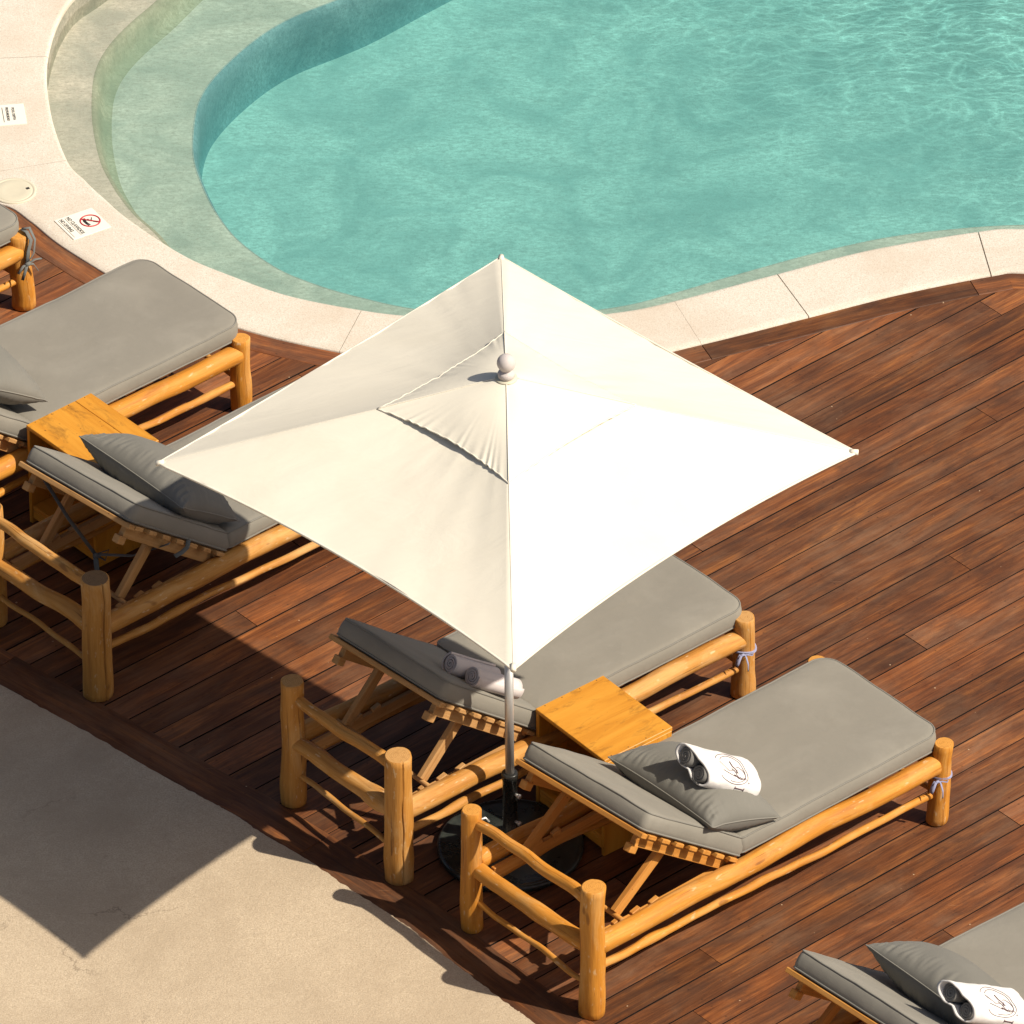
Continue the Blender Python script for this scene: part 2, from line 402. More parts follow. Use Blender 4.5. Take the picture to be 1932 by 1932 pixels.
# ------------------------------------------------------------------ mesh collector
class MB:
    def __init__(self):
        self.v = []; self.f = []; self.g = []; self.m = []; self.t = []; self.bc = []; self.sm = []
    def vert(self, p, g=None, t=0.5, bc=None):
        self.v.append(Vector(p)); self.g.append(Vector(g) if g is not None else Vector(p)); self.t.append(t)
        self.bc.append(Vector(bc) if bc is not None else Vector((0, 0, 0)))
        return len(self.v) - 1
    def face(self, idx, m=0, smooth=True):
        self.f.append(tuple(idx)); self.m.append(m); self.sm.append(smooth)
    def build(self, name, mats, parent=None, off=None, xf=None):
        me = bpy.data.meshes.new(name)
        vs_ = self.v
        if xf is not None: vs_ = [xf @ p for p in vs_]
        if off is not None: vs_ = [p + off for p in vs_]
        me.from_pydata([tuple(p) for p in vs_], [], self.f)
        if not isinstance(mats, (list, tuple)): mats = [mats]
        for x in mats: me.materials.append(x)
        me.polygons.foreach_set('material_index', self.m)
        me.polygons.foreach_set('use_smooth', self.sm)
        a = me.attributes.new('gc', 'FLOAT_VECTOR', 'POINT'); a.data.foreach_set('vector', [c for p in self.g for c in p])
        a = me.attributes.new('tone', 'FLOAT', 'POINT'); a.data.foreach_set('value', self.t)
        a = me.attributes.new('bc', 'FLOAT_VECTOR', 'POINT'); a.data.foreach_set('vector', [c for p in self.bc for c in p])
        me.update()
        o = bpy.data.objects.new(name, me); col.objects.link(o)
        if parent: o.parent = parent
        return o

def tag(o, label=None, cat=None, group=None, kind=None):
    if label: o['label'] = label
    if cat: o['category'] = cat
    if group: o['group'] = group
    if kind: o['kind'] = kind
    return o
def thing(name, label, cat, loc=(0, 0, 0), rz=0, group=None):
    o = bpy.data.objects.new(name, None); col.objects.link(o)
    o.location = loc; o.rotation_euler = (0, 0, rz); o.empty_display_size = 0.1
    return tag(o, label, cat, group)

def frame_of(d):
    d = d.normalized()
    a = Vector((0, 0, 1)) if abs(d.z) < 0.9 else Vector((0, 1, 0))
    x = a.cross(d).normalized()
    y = d.cross(x).normalized()
    return x, y, d

def log(mb, p0, p1, r0, r1, seed, wob=0.004, lump=0.06, n=22, crack=None, cap=1, kn=0.0):
    """a hand cut pole: uneven centre line, uneven girth, chamfered ends"""
    p0 = Vector(p0); p1 = Vector(p1); L = (p1 - p0).length
    X, Y, D = frame_of(p1 - p0)
    if abs(D.z) > 0.9: X, Y = Vector((1, 0, 0)), Vector((0, 1, 0)) if D.z > 0 else Vector((0, -1, 0))
    k = max(6, int(L / 0.03))
    off = Vector((seed * 3.7 % 11, seed * 1.3 % 7, seed * 5.1 % 13))
    angs = [2 * PI * i / n for i in range(n)]
    if crack is not None:
        ca, dep, wd = crack
        angs = [a for a in angs if abs((a - ca + PI) % (2 * PI) - PI) > 0.2] + [ca - wd * 1.5, ca - wd, ca, ca + wd, ca + wd * 1.5]
        angs = [a % (2 * PI) for a in angs]; cidx = ca % (2 * PI); angs.sort()
    n = len(angs)
    rings = []
    ts = [i / k for i in range(k + 1)]
    ch = 0.004 / L
    ts = [0, ch] + [t for t in ts if ch * 1.5 < t < 1 - ch * 1.5] + [1 - ch, 1]
    def cpos(t):
        q = noise.noise_vector(Vector((t * L * 2.2 + seed * 9.1, seed * 2.3, 0.4)))
        q2 = noise.noise_vector(Vector((t * L * 6.5 + seed * 4.1, seed * 7.3, 2.4)))
        fade = min(1, t * 6, (1 - t) * 6)
        return p0 + D * (t * L) + (X * q.x + Y * q.y) * wob * 2.0 * fade + (X * q2.x + Y * q2.y) * wob * 0.7 * fade
    for j, t in enumerate(ts):
        c = cpos(t)
        r = r0 + (r1 - r0) * t
        r *= 1 + kn * max(0, noise.noise(Vector((t * L * 5, seed * 3.3, 8))) - 0.15) * 2
        if j == 0 or j == len(ts) - 1: r *= 0.90
        ring = []
        for a in angs:
            rr = r * (1 + lump * noise.noise(Vector((math.cos(a) * 1.1, math.sin(a) * 1.1, t * L * 4 + seed * 5))) + lump * 0.35 * noise.noise(Vector((math.cos(a) * 3, math.sin(a) * 3, t * L * 9 + seed))))
            if crack is not None and abs(a - cidx) < 1e-6:
                rr *= 1 - dep * min(1, 0.35 + abs(noise.noise(Vector((t * 7, seed, 1)))) * 2.5) * min(1, (t + .05) * 4)
            da = 0
            if crack is not None: da = 0.10 * noise.noise(Vector((t * L * 7, seed, 4)))
            lx, ly = math.cos(a + da) * rr, math.sin(a + da) * rr
            ring.append(mb.vert(c + X * lx + Y * ly, Vector((lx, ly, t * L)) + off))
        rings.append(ring)
    for A, B in zip(rings[:-1], rings[1:]):
        for i in range(n):
            mb.face((A[i], A[(i + 1) % n], B[(i + 1) % n], B[i]), 0)
    for e, ring in ((0, rings[0]), (1, rings[-1])):
        c = cpos(e)
        cc = Vector((0, 0, 0))
        for i in ring: cc += mb.v[i]
        cc /= n
        ids = []
        for i in ring:
            q = mb.v[i] - c
            ids.append(mb.vert(mb.v[i], (q.dot(X), q.dot(Y), seed)))
        m_ = mb.vert(cc + D * (0.0015 if e else -0.0015), (0, 0, seed))
        for i in range(n):
            a, b = ids[i], ids[(i + 1) % n]
            mb.face((m_, a, b) if e else (m_, b, a), cap, False)

def plank(mb, c, ax, ay, az, sx, sy, sz, seed=0, m=0, grain='x', bev=0.0025):
    """chamfered board centred on c; ax, ay, az unit axes, sizes along them"""
    c = Vector(c); ax = Vector(ax).normalized(); ay = Vector(ay).normalized(); az = Vector(az).normalized()
    hx, hy, hz = sx / 2, sy / 2, sz / 2
    b = min(bev, hx * .4, hy * .4, hz * .4)
    off = Vector((seed * 3.1 % 9, seed * 1.7 % 5, seed * 7.7 % 17))
    def vv(x, y, z):
        g = {'x': (y, z, x), 'y': (x, z, y), 'z': (x, y, z)}[grain]
        return mb.vert(c + ax * x + ay * y + az * z, Vector(g) + off)
    # six faces inset, edge strips, corner triangles
    key = {}
    for sxn in (-1, 1):
        for syn in (-1, 1):
            for szn in (-1, 1):
                key[(sxn, syn, szn, 0)] = vv(sxn * hx, syn * (hy - b), szn * (hz - b))
                key[(sxn, syn, szn, 1)] = vv(sxn * (hx - b), syn * hy, szn * (hz - b))
                key[(sxn, syn, szn, 2)] = vv(sxn * (hx - b), syn * (hy - b), szn * hz)
    def q(ids, flip):
        mb.face(ids[::-1] if flip else ids, m, False)
    for s in (-1, 1):
        q([key[(s, -1, -1, 0)], key[(s, 1, -1, 0)], key[(s, 1, 1, 0)], key[(s, -1, 1, 0)]], s < 0)
        q([key[(-1, s, -1, 1)], key[(1, s, -1, 1)], key[(1, s, 1, 1)], key[(-1, s, 1, 1)]], s > 0)
        q([key[(-1, -1, s, 2)], key[(1, -1, s, 2)], key[(1, 1, s, 2)], key[(-1, 1, s, 2)]], s < 0)
    for s in (-1, 1):
        for t in (-1, 1):
            q([key[(s, t, -1, 0)], key[(s, t, -1, 1)], key[(s, t, 1, 1)], key[(s, t, 1, 0)]], s * t < 0)
            q([key[(s, -1, t, 0)], key[(s, -1, t, 2)], key[(s, 1, t, 2)], key[(s, 1, t, 0)]], s * t > 0)
            q([key[(-1, s, t, 1)], key[(-1, s, t, 2)], key[(1, s, t, 2)], key[(1, s, t, 1)]], s * t < 0)
            for u in (-1, 1):
                q([key[(s, t, u, 0)], key[(s, t, u, 1)], key[(s, t, u, 2)]], s * t * u < 0)

def tube(mb, pts, r, n=8, closed=False, m=0, flat=None):
    """tube through points; flat=(w,h) makes a ribbon"""
    pts = [Vector(p) for p in pts]; K = len(pts); rings = []
    prevX = None
    for i in range(K):
        a = pts[(i - 1) % K] if (closed or i > 0) else pts[i]
        b = pts[(i + 1) % K] if (closed or i < K - 1) else pts[i]
        d = (b - a)
        if d.length < 1e-9: d = Vector((0, 0, 1))
        d.normalize()
        if prevX is None: X, Y, _ = frame_of(d)
        else:
            X = (prevX - d * prevX.dot(d)).normalized(); Y = d.cross(X)
        prevX = X
        ring = []
        for j in range(n):
            t = 2 * PI * j / n
            cx, cy = math.cos(t), math.sin(t)
            if flat: cx *= flat[0]; cy *= flat[1]
            else: cx *= r; cy *= r
            ring.append(mb.vert(pts[i] + X * cx + Y * cy))
        rings.append(ring)
    rng = range(K) if closed else range(K - 1)
    for i in rng:
        A, B = rings[i], rings[(i + 1) % K]
        for j in range(n): mb.face((A[j], A[(j + 1) % n], B[(j + 1) % n], B[j]), m)
    if not closed:
        mb.face(rings[0][::-1], m); mb.face(rings[-1], m)

def lathe(mb, prof, n=40, m=0, c=(0, 0, 0)):
    c = Vector(c); rings = []
    for r, z in prof:
        rings.append([mb.vert(c + Vector((math.cos(2 * PI * i / n) * r, math.sin(2 * PI * i / n) * r, z))) for i in range(n)])
    for A, B in zip(rings[:-1], rings[1:]):
        for i in range(n): mb.face((A[i], A[(i + 1) % n], B[(i + 1) % n], B[i]), m)
    mb.face(rings[0][::-1], m); mb.face(rings[-1], m)

def rrect(a0, a1, b0, b1, rads, d, nc=8, ns=18):
    """rounded rectangle loop inset by d; rads = radius at (a1,b1),(a0,b1),(a0,b0),(a1,b0)"""
    a0 += d; a1 -= d; b0 += d; b1 -= d
    P = []
    cs = [(a1, b1, 1, 1, 0), (a0, b1, -1, 1, PI / 2), (a0, b0, -1, -1, PI), (a1, b0, 1, -1, 1.5 * PI)]
    lim = min((a1 - a0), (b1 - b0)) / 2 * 0.98
    cor = []
    for (x, y, sx, sy, st), r in zip(cs, rads):
        r = min(max(r - d, 0.006), lim)
        cx, cy = x - sx * r, y - sy * r
        cor.append([(cx + math.cos(st + PI / 2 * i / nc) * r, cy + math.sin(st + PI / 2 * i / nc) * r) for i in range(nc + 1)])
    for i in range(4):
        P += cor[i]
        a = cor[i][-1]; b = cor[(i + 1) % 4][0]
        for j in range(1, ns): P.append((a[0] + (b[0] - a[0]) * j / ns, a[1] + (b[1] - a[1]) * j / ns))
    return P

def cushion(x0, x1, y0, y1, z0, th, rads, seed, xf=None, crown=0.006):
    """box cushion; returns (body MB, piping MB)"""
    mb = MB(); pp = MB()
    prof = [(0.10, 0.0), (0.02, 0.0), (0.006, 0.004), (0.0, 0.012), (-0.004, th * 0.35), (-0.004, th * 0.65), (0.0, th - 0.012), (0.004, th - 0.004), (0.010, th),
            (0.03, th + crown * .5), (0.06, th + crown * .85), (0.10, th + crown), (0.15, th + crown), (0.20, th + crown), (0.26, th + crown), (0.31, th + crown)]
    loops = []
    for j, (d, z) in enumerate(prof):
        lp = []
        for (x, y) in rrect(x0, x1, y0, y1, rads, d):
            q = Vector((x * 3.1 + seed * 5, y * 3.1, seed))
            dz = 0.006 * noise.noise(q) + 0.003 * noise.noise(q * 3.3) if z > th * 0.9 else 0
            e = 0.0028 * noise.noise(Vector((x * 9 + seed, y * 9, z * 8)))
            cx, cy = (x0 + x1) / 2, (y0 + y1) / 2
            lp.append((x + e, y + e, z0 + z + dz))
        loops.append(lp)
    T = xf if xf is not None else Matrix.Identity(4)
    ids = [[mb.vert(T @ Vector(p), p) for p in lp] for lp in loops]
    n = len(ids[0])
    for A, B in zip(ids[:-1], ids[1:]):
        for i in range(n): mb.face((A[i], A[(i + 1) % n], B[(i + 1) % n], B[i]))
    mb.face(ids[-1]); mb.face(ids[0][::-1])
    for j in (3, 7):
        tube(pp, [T @ Vector((p[0], p[1], p[2] + (0.001 if j == 7 else -0.001))) for p in loops[j]], 0.0042, 6, True)
    return mb, pp

def pillow(name, label, loc, rz, pitch, roll, W, Hh, T, seed, group):
    root = thing(name, label, 'pillow', loc, rz, group)
    mb = MB(); n = 60; m_ = 150
    R = Matrix.Rotation(pitch, 4, 'Y') @ Matrix.Rotation(roll, 4, 'X')
    def pt(u, v, s):
        # u along the short side (x), v along the long side (y)
        x = Hh / 2 * u * (1 - 0.10 * (1 - v * v))
        y = W / 2 * v * (1 - 0.05 * (1 - u * u))
        k = max(0, (1 - u * u)) ** 0.52 * max(0, (1 - v * v)) ** 0.48
        z = s * T / 2 * k
        e1 = (1 - abs(u)); e2 = (1 - abs(v))
        wr = 0
        if e1 < 0.55: wr += 0.013 * (1 - e1 / 0.55) * min(1, e1 * 9) * noise.noise(Vector((v * 17 + seed + .8 * noise.noise(Vector((u * 3, v * 3, seed))), u * 1.6, s * 3)))
        if e2 < 0.4: wr += 0.009 * (1 - e2 / 0.4) * min(1, e2 * 12) * noise.noise(Vector((u * 16 + seed, v * 2, s * 3 + 5)))
        wr += 0.008 * k * noise.noise(Vector((u * 1.8 + seed, v * 2.2, s)))
        return Vector((x, y, z + s * wr))
    g = {}
    for s in (1, -1):
        for i in range(n + 1):
            for j in range(m_ + 1):
                u = math.sin((i / n * 2 - 1) * PI / 2); v = math.sin((j / m_ * 2 - 1) * PI / 2)
                edge = i in (0, n) or j in (0, m_)
                if s == -1 and edge: g[(s, i, j)] = g[(1, i, j)]; continue
                g[(s, i, j)] = mb.vert(R @ pt(u, v, s))
        for i in range(n):
            for j in range(m_):
                q = (g[(s, i, j)], g[(s, i + 1, j)], g[(s, i + 1, j + 1)], g[(s, i, j + 1)])
                mb.face(q if s == 1 else q[::-1])
    mb.build('pillow_cover', M['pillow'], root)
    pp = MB(); P = []
    for j in range(m_ + 1): P.append(mb.v[g[(1, 0, j)]])
    for i in range(1, n + 1): P.append(mb.v[g[(1, i, m_)]])
    for j in range(m_ - 1, -1, -1): P.append(mb.v[g[(1, n, j)]])
    for i in range(n - 1, 0, -1): P.append(mb.v[g[(1, i, 0)]])
    tube(pp, P, 0.0032, 6, True)
    pp.build('seam', M['piping'], root)
    return root

# ------------------------------------------------------------------ curves of the pool
def catmull(P, k=10, closed=True):
    out = []; n = len(P)
    for i in range(n if closed else n - 1):
        p = [P[(i + j - 1) % n] if closed else P[max(0, min(n - 1, i + j - 1))] for j in range(4)]
        for s in range(k):
            t = s / k
            out.append(0.5 * ((2 * p[1]) + (p[2] - p[0]) * t + (2 * p[0] - 5 * p[1] + 4 * p[2] - p[3]) * t * t + (3 * p[1] - p[0] - 3 * p[2] + p[3]) * t ** 3))
    if not closed: out.append(P[-1].copy())
    return out
ZC = 0.012
PAIRS = [((240, -90), (-700, -300)), ((133, 0), (-700, -60)), ((91, 106), (-700, 140)), ((96, 210), (-500, 300)),
         ((128, 302), (-300, 372)), ((160, 337), (-80, 378)), ((178, 355), (8, 386)), ((196, 371), (58, 417)), ((245, 413), (122, 467)), ((346, 479), (265, 552)), ((437, 518), (370, 592)),
         ((546, 556), (500, 632)), ((683, 583), (640, 663)), ((785, 595), (760, 682)), ((960, 606), (960, 692)), ((1159, 588), (1170, 680)),
         ((1271, 566), (1323, 648)), ((1465, 515), (1526, 597)), ((1639, 470), (1700, 553)), ((1845, 435), (1870, 519)),
         ((1935, 430), (1935, 514)), ((2200, 440), (2150, 530)), ((2600, 520), (2500, 640)), ((3300, 300), (3700, 300)),
         ((3200, -900), (3800, -1200)), ((2000, -1200), (2200, -1700)), ((900, -900), (400, -1500)), ((450, -350), (-700, -900))]
JOINT = {2: .003, 4: .003, 9: .0025, 12: .003, 16: .0012, 17: .005, 19: .0055, 22: .006, 24: .006}
KS = 14
inner = catmull([G(*a, ZC) for a, b in PAIRS], KS)
outer = catmull([G(*b, ZC) for a, b in PAIRS], KS)
NP = len(PAIRS)
def cen(loop):
    c = Vector((0, 0, 0))
    for p in loop: c += p
    return c / len(loop)
def offset_loop(loop, d):
    """move a closed loop sideways by d towards its left (inside for counter-clockwise)"""
    n = len(loop); out = []
    for i in range(n):
        t = loop[(i + 1) % n] - loop[i - 1]; t.z = 0; t.normalize()
        out.append(loop[i] + Vector((-t.y, t.x, 0)) * d)
    return out
area = sum(inner[i].x * inner[(i + 1) % len(inner)].y - inner[(i + 1) % len(inner)].x * inner[i].y for i in range(len(inner)))
INS = 1 if area > 0 else -1      # sign that moves a loop inwards

def build_coping():
    mb = MB()
    js = sorted(JOINT)
    n = len(inner)
    for a, ja in enumerate(js):
        jb = js[(a + 1) % len(js)]
        i0 = ja * KS; i1 = jb * KS + (n if jb <= ja else 0)
        rows = []
        for i in range(i0, i1 + 1):
            p, q = inner[i % n].copy(), outer[i % n].copy()
            if i == i0 or i == i1:
                gap = JOINT[ja if i == i0 else jb] / 2
                j = (i + 1 if i == i0 else i - 1) % n
                for v, w_ in ((p, inner[j]), (q, outer[j])):
                    dd = (w_ - v); dd.z = 0
                    v += dd.normalized() * gap
            d = (q - p); d.z = 0; wd = d.length; d.normalize()
            row = []
            # bull nose profile towards the water
            for (u, z) in ((0.004, -0.30), (0.004, -0.035), (0.001, -0.022), (0.0, -0.014), (0.003, -0.006), (0.009, -0.001), (0.02, 0.0)):
                row.append(p + d * u + Vector((0, 0, z)))
            for f in (0.1, 0.25, 0.5, 0.75, 0.9): row.append(p + d * (0.02 + (wd - 0.03) * f) + Vector((0, 0, 0.0)))
            row.append(q - d * 0.004 + Vector((0, 0, 0)))
            row.append(q + Vector((0, 0, -0.004)))
            row.append(q + Vector((0, 0, -0.06)))
            rows.append([mb.vert(x) for x in row])
        for A, B in zip(rows[:-1], rows[1:]):
            for j in range(len(A) - 1): mb.face((A[j], B[j], B[j + 1], A[j + 1]) if INS > 0 else (A[j], A[j + 1], B[j + 1], B[j]), 1 if j == 0 else 0)
        for r_, fl in ((rows[0], 0), (rows[-1], 1)):
            r_ = [mb.vert(mb.v[i]) for i in r_]
            bot = [mb.vert(Vector((mb.v[i].x, mb.v[i].y, -0.06))) for i in r_[1:]]
            for j in range(1, len(r_) - 1):
                mb.face((r_[j], r_[j + 1], bot[j], bot[j - 1]), 0, False)
    o = mb.build('pool_coping', [M['coping'], M['waterline']]); tag(o, 'pale cast stone coping running round the pool edge', kind='structure')
build_coping()

def sheet(name, loops, z, mat, label=None, kind='structure', zfun=None):
    mb = MB()
    loops = [[Vector((p.x, p.y, 0)) for p in l] for l in loops]
    flat = [p for l in loops for p in l]
    for p in flat: mb.vert((p.x, p.y, z if zfun is None else zfun(p)))
    for t in tessellate_polygon(loops):
        a, b, c = (flat[i] for i in t)
        nz = (b - a).cross(c - a).z
        mb.face(t if nz > 0 else t[::-1], 0, False)
    o = mb.build(name, mat)
    if kind: tag(o, label, kind=kind)
    return o

# basin: shallow shelf, second shelf, deep floor
Z1, Z2, Z3, ZW = -0.15, -0.28, -0.58, -0.085
step1 = catmull([G(*p, Z1) for p in [(470, -150), (380, -80), (297, 0), (245, 45), (208, 84), (185, 122), (175, 165), (175, 232), (189, 302), (210, 346), (233, 381), (258, 410), (295, 443), (345, 500), (437, 560), (676, 640),
         (960, 670), (1270, 630), (1640, 540), (1932, 500), (2600, 600), (3400, 300), (3300, -1000), (2000, -1350), (900, -1000)]], 10)
deep = catmull([G(*p, Z2) for p in [(1150, -255), (950, -158), (812, -88), (700, -28), (636, 0), (547, 36), (479, 78), (411, 140), (376, 193), (365, 255), (367, 304), (385, 357), (413, 409), (455, 458), (525, 507), (600, 538), (676, 560), (785, 583), (960, 600), (1159, 580),
         (1271, 553), (1383, 520), (1560, 472), (1720, 441), (1932, 424), (2200, 430), (2600, 500), (3200, 280), (3000, -800), (2300, -900), (1500, -420)]], 10)
shell = offset_loop(inner, -0.12 * INS)
bas = thing('pool_basin', None, None); bas['kind'] = 'structure'
def part(o, p): o.parent = p; return o
part(sheet('shallow_shelf', [shell, step1], Z1, M['shelf'], kind=None), bas)
big = [Vector((-9, -6, 0)), Vector((14, -6, 0)), Vector((14, 18, 0)), Vector((-9, 18, 0))]
part(sheet('second_shelf', [offset_loop(step1, -0.05 * INS), deep], Z2, M['plaster'], kind=None), bas)
part(sheet('deep_floor', [offset_loop(deep, -0.05 * INS)], Z3, M['deep'], kind=None), bas)
def riser(name, loop, ztop, h, mat, prof):
    mb = MB(); rings = []
    for d, z in prof:
        rings.append([mb.vert((p.x, p.y, ztop + z * h + 0.0)) for p in offset_loop(loop, d * INS)])
    n = len(loop)
    for A, B in zip(rings[:-1], rings[1:]):
        for i in range(n):
            q = (A[i], A[(i + 1) % n], B[(i + 1) % n], B[i])
            mb.face(q[::-1] if INS > 0 else q)
    return mb.build(name, mat, bas)
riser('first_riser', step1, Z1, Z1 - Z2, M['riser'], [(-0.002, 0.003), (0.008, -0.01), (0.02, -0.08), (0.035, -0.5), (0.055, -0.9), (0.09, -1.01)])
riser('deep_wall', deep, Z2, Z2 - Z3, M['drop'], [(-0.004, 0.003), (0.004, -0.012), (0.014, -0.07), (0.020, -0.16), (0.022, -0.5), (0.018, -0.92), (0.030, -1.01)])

# water body: closed volume, its rim tucked under the coping
def build_water():
    mb = MB(); loop = [Vector((p.x, p.y, 0)) for p in offset_loop(inner, -0.03 * INS)]
    top = [mb.vert((p.x, p.y, ZW)) for p in loop]; bot = [mb.vert((p.x, p.y, -0.9)) for p in loop]
    n = len(loop)
    for t in tessellate_polygon([loop]):
        a, b, c = (loop[i] for i in t); up = (b - a).cross(c - a).z > 0
        tt = t if up else t[::-1]
        mb.face([top[i] for i in tt], 0, False); mb.face([bot[i] for i in tt][::-1], 0, False)
    for i in range(n):
        q = (top[i], bot[i], bot[(i + 1) % n], top[(i + 1) % n])
        mb.face(q if INS > 0 else q[::-1], 0, False)
    o = mb.build('pool_water', M['water']); tag(o, 'clear turquoise pool water', kind='structure')
build_water()

# ------------------------------------------------------------------ ground, terrace, deck
g_ = sheet('ground', [[Vector((-400, -400, 0)), Vector((400, -400, 0)), Vector((400, 400, 0)), Vector((-400, 400, 0))]], -1.2, M['earth'], 'packed earth beyond the pool terrace')
tedge_px = [(-1500, 440), (-700, 905), (-200, 1178), (0, 1291), (100, 1346), (250, 1431), (375, 1501), (435, 1533), (500, 1574), (600, 1636), (700, 1702), (775, 1752), (875, 1832), (966, 1899), (1010, 1932), (1200, 2080), (1500, 2330), (2300, 3050), (3600, 4200)]
tedge = catmull([G(x, y, 0.008) for x, y in tedge_px], 24, False)
def jag(i, p):
    return p + Vector((noise.noise(Vector((i * .37, 0, 0))) * .006, noise.noise(Vector((i * .37, 5, 0))) * .006 + noise.noise(Vector((i * .05, 9, 0))) * .008, 0))
tj = [jag(i, p) for i, p in enumerate(tedge)]
tl = tj + [Vector((tj[-1].x, -22, 0)), Vector((-16, -22, 0)), Vector((-16, tj[0].y, 0))]
sheet('terrace', [tl], 0.008, M['terrace'], 'sand coloured concrete terrace beside the wooden deck')
tb = MB()
A_ = [tb.vert((p.x, p.y, 0.008)) for p in tj]; B_ = [tb.vert((p.x, p.y, -0.05)) for p in tj]
for i in range(len(tj) - 1): tb.face((A_[i], B_[i], B_[i + 1], A_[i + 1]))
o = tb.build('terrace_edge', M['terrace']); tag(o, 'rough edge of the concrete terrace', kind='structure')

oc = [outer[i % len(outer)] for i in range(3 * KS, 23 * KS + 1)]
regn = [Vector((p.x, p.y)) for p in oc] + [Vector((16, 3)), Vector((16, -14))] + [Vector((p.x, p.y)) for p in reversed(tedge)] 
def inside(x, y):
    c = False; n = len(regn); j = n - 1
    for i in range(n):
        a, b = regn[i], regn[j]
        if (a.y > y) != (b.y > y) and x < (b.x - a.x) * (y - a.y) / (b.y - a.y) + a.x: c = not c
        j = i
    return c
sub = [Vector((p.x, p.y, 0)) for p in regn]
sheet('deck_substrate', [sub], -0.030, M['joint'], 'dark void below the deck boards')

DA = math.radians(41.3)
du = Vector((math.cos(DA), math.sin(DA), 0)); dv = Vector((-math.sin(DA), math.cos(DA), 0))
BW, GAP = 0.1380, 0.0040
def build_deck():
    mb = MB(); rng = random.Random(3)
    for k in range(-48, 42):
        vc = k * (BW + GAP) + 0.03
        # intervals inside the deck area
        st = None; iv = []
        u = -9.0
        while u < 9.0:
            p = du * u + dv * vc
            ins = inside(p.x, p.y)
            if ins and st is None: st = u
            if not ins and st is not None: iv.append((st, u)); st = None
            u += 0.01
        if st is not None: iv.append((st, u))
        for a, b in iv:
            if b - a < 0.03: continue
            a -= 0.05; b += 0.05
            cuts = [a]; x = a - rng.random() * 2.4
            while True:
                x += rng.choice((3.22, 3.68, 4.14, 2.76))
                if x >= b - 0.25: break
                if x > a + 0.25: cuts.append(x)
            cuts.append(b)
            for c0, c1 in zip(cuts[:-1], cuts[1:]):
                tone = rng.random(); off = Vector((rng.random() * 40, rng.random() * 40, rng.random() * 40))
                c0 += 0.0015; c1 -= 0.0015
                dz = rng.uniform(-0.0012, 0.0012); h = (BW + rng.uniform(-0.0025, 0.0025)) / 2; e = 0.001
                sec = [(-h, -0.026), (-h, -e), (-h + e, 0), (0, 0.0006), (h - e, 0), (h, -e), (h, -0.026)]
                m_ = max(1, int((c1 - c0) / 0.5)); rows = []
                for i in range(m_ + 1):
                    u = c0 + (c1 - c0) * i / m_; row = []
                    bow = 0.001 * noise.noise(Vector((u, k * 3.3, 0)))
                    for (v, z) in sec:
                        row.append(mb.vert(du * u + dv * (vc + v + bow) + Vector((0, 0, z + dz)), Vector((v, z, u)) + off, tone, (u, v, 0)))
                    rows.append(row)
                for A, B in zip(rows[:-1], rows[1:]):
                    for j in range(len(A) - 1): mb.face((A[j], B[j], B[j + 1], A[j + 1]), 0 if j in (2, 3) else 1, False)  # board sides dark: gap shade and grime put into the colour
                mb.face(rows[0], 1, False); mb.face(rows[-1][::-1], 1, False)
    o = mb.build('deck_boards', [M['deck'], M['joint']]); tag(o, 'reddish brown hardwood deck boards laid side by side', kind='structure')
build_deck()
def border(name, curve, side, width, z, seg, label, seed):
    """boards that follow a curve; side=+1 left of travel"""
    mb = MB(); rng = random.Random(seed)
    n = len(curve); s = 0; nxt = seg * rng.uniform(0.5, 1); rows = []; tone = rng.random(); off = Vector((rng.random() * 40,) * 3)
    def flush():
        nonlocal rows
        if len(rows) > 1:
            R_ = [[mb.vert(*x) for x in r] for r in rows]
            for A, B in zip(R_[:-1], R_[1:]):
                for j in range(len(A) - 1):
                    q = (A[j], A[j + 1], B[j + 1], B[j]) if side < 0 else (A[j], B[j], B[j + 1], A[j + 1])
                    mb.face(q, 0, False)
            mb.face(R_[0], 0, False); mb.face(R_[-1][::-1], 0, False)
        rows = []
    for i in range(n):
        a = curve[max(0, i - 1)]; b = curve[min(n - 1, i + 1)]
        t = b - a; t.z = 0; t.normalize(); nn = Vector((-t.y, t.x, 0)) * side
        if i: s += (curve[i] - curve[i - 1]).length
        def row(sh=0.0):
            p = curve[i] + t * sh; p.z = 0
            out = []
            for (d, zz) in ((-0.05, z), (width / 2, z + 0.0004), (width - 0.003, z), (width, z - 0.003), (width, -0.02)):
                out.append((p + nn * d + Vector((0, 0, zz)), Vector((d, zz, s)) + off, tone, (s, d - width / 2, 0)))
            return out
        rows.append(row())
        if s > nxt:
            flush(); nxt = s + seg * rng.uniform(0.7, 1.2); tone = rng.random(); off = Vector((rng.random() * 40, rng.random() * 40, 3))
            rows.append(row(0.004))
    flush()
    o = mb.build(name, M['deck']); tag(o, label, kind='structure')
border('deck_border', oc, -INS * -1 if False else (-1 if INS > 0 else 1), 0.115, 0.0035, 1.3, 'curved hardwood border board along the pool coping', 5)
border('deck_edge_board', tedge, 1, 0.19, 0.0035, 1.9, 'hardwood border boards along the concrete terrace', 8)

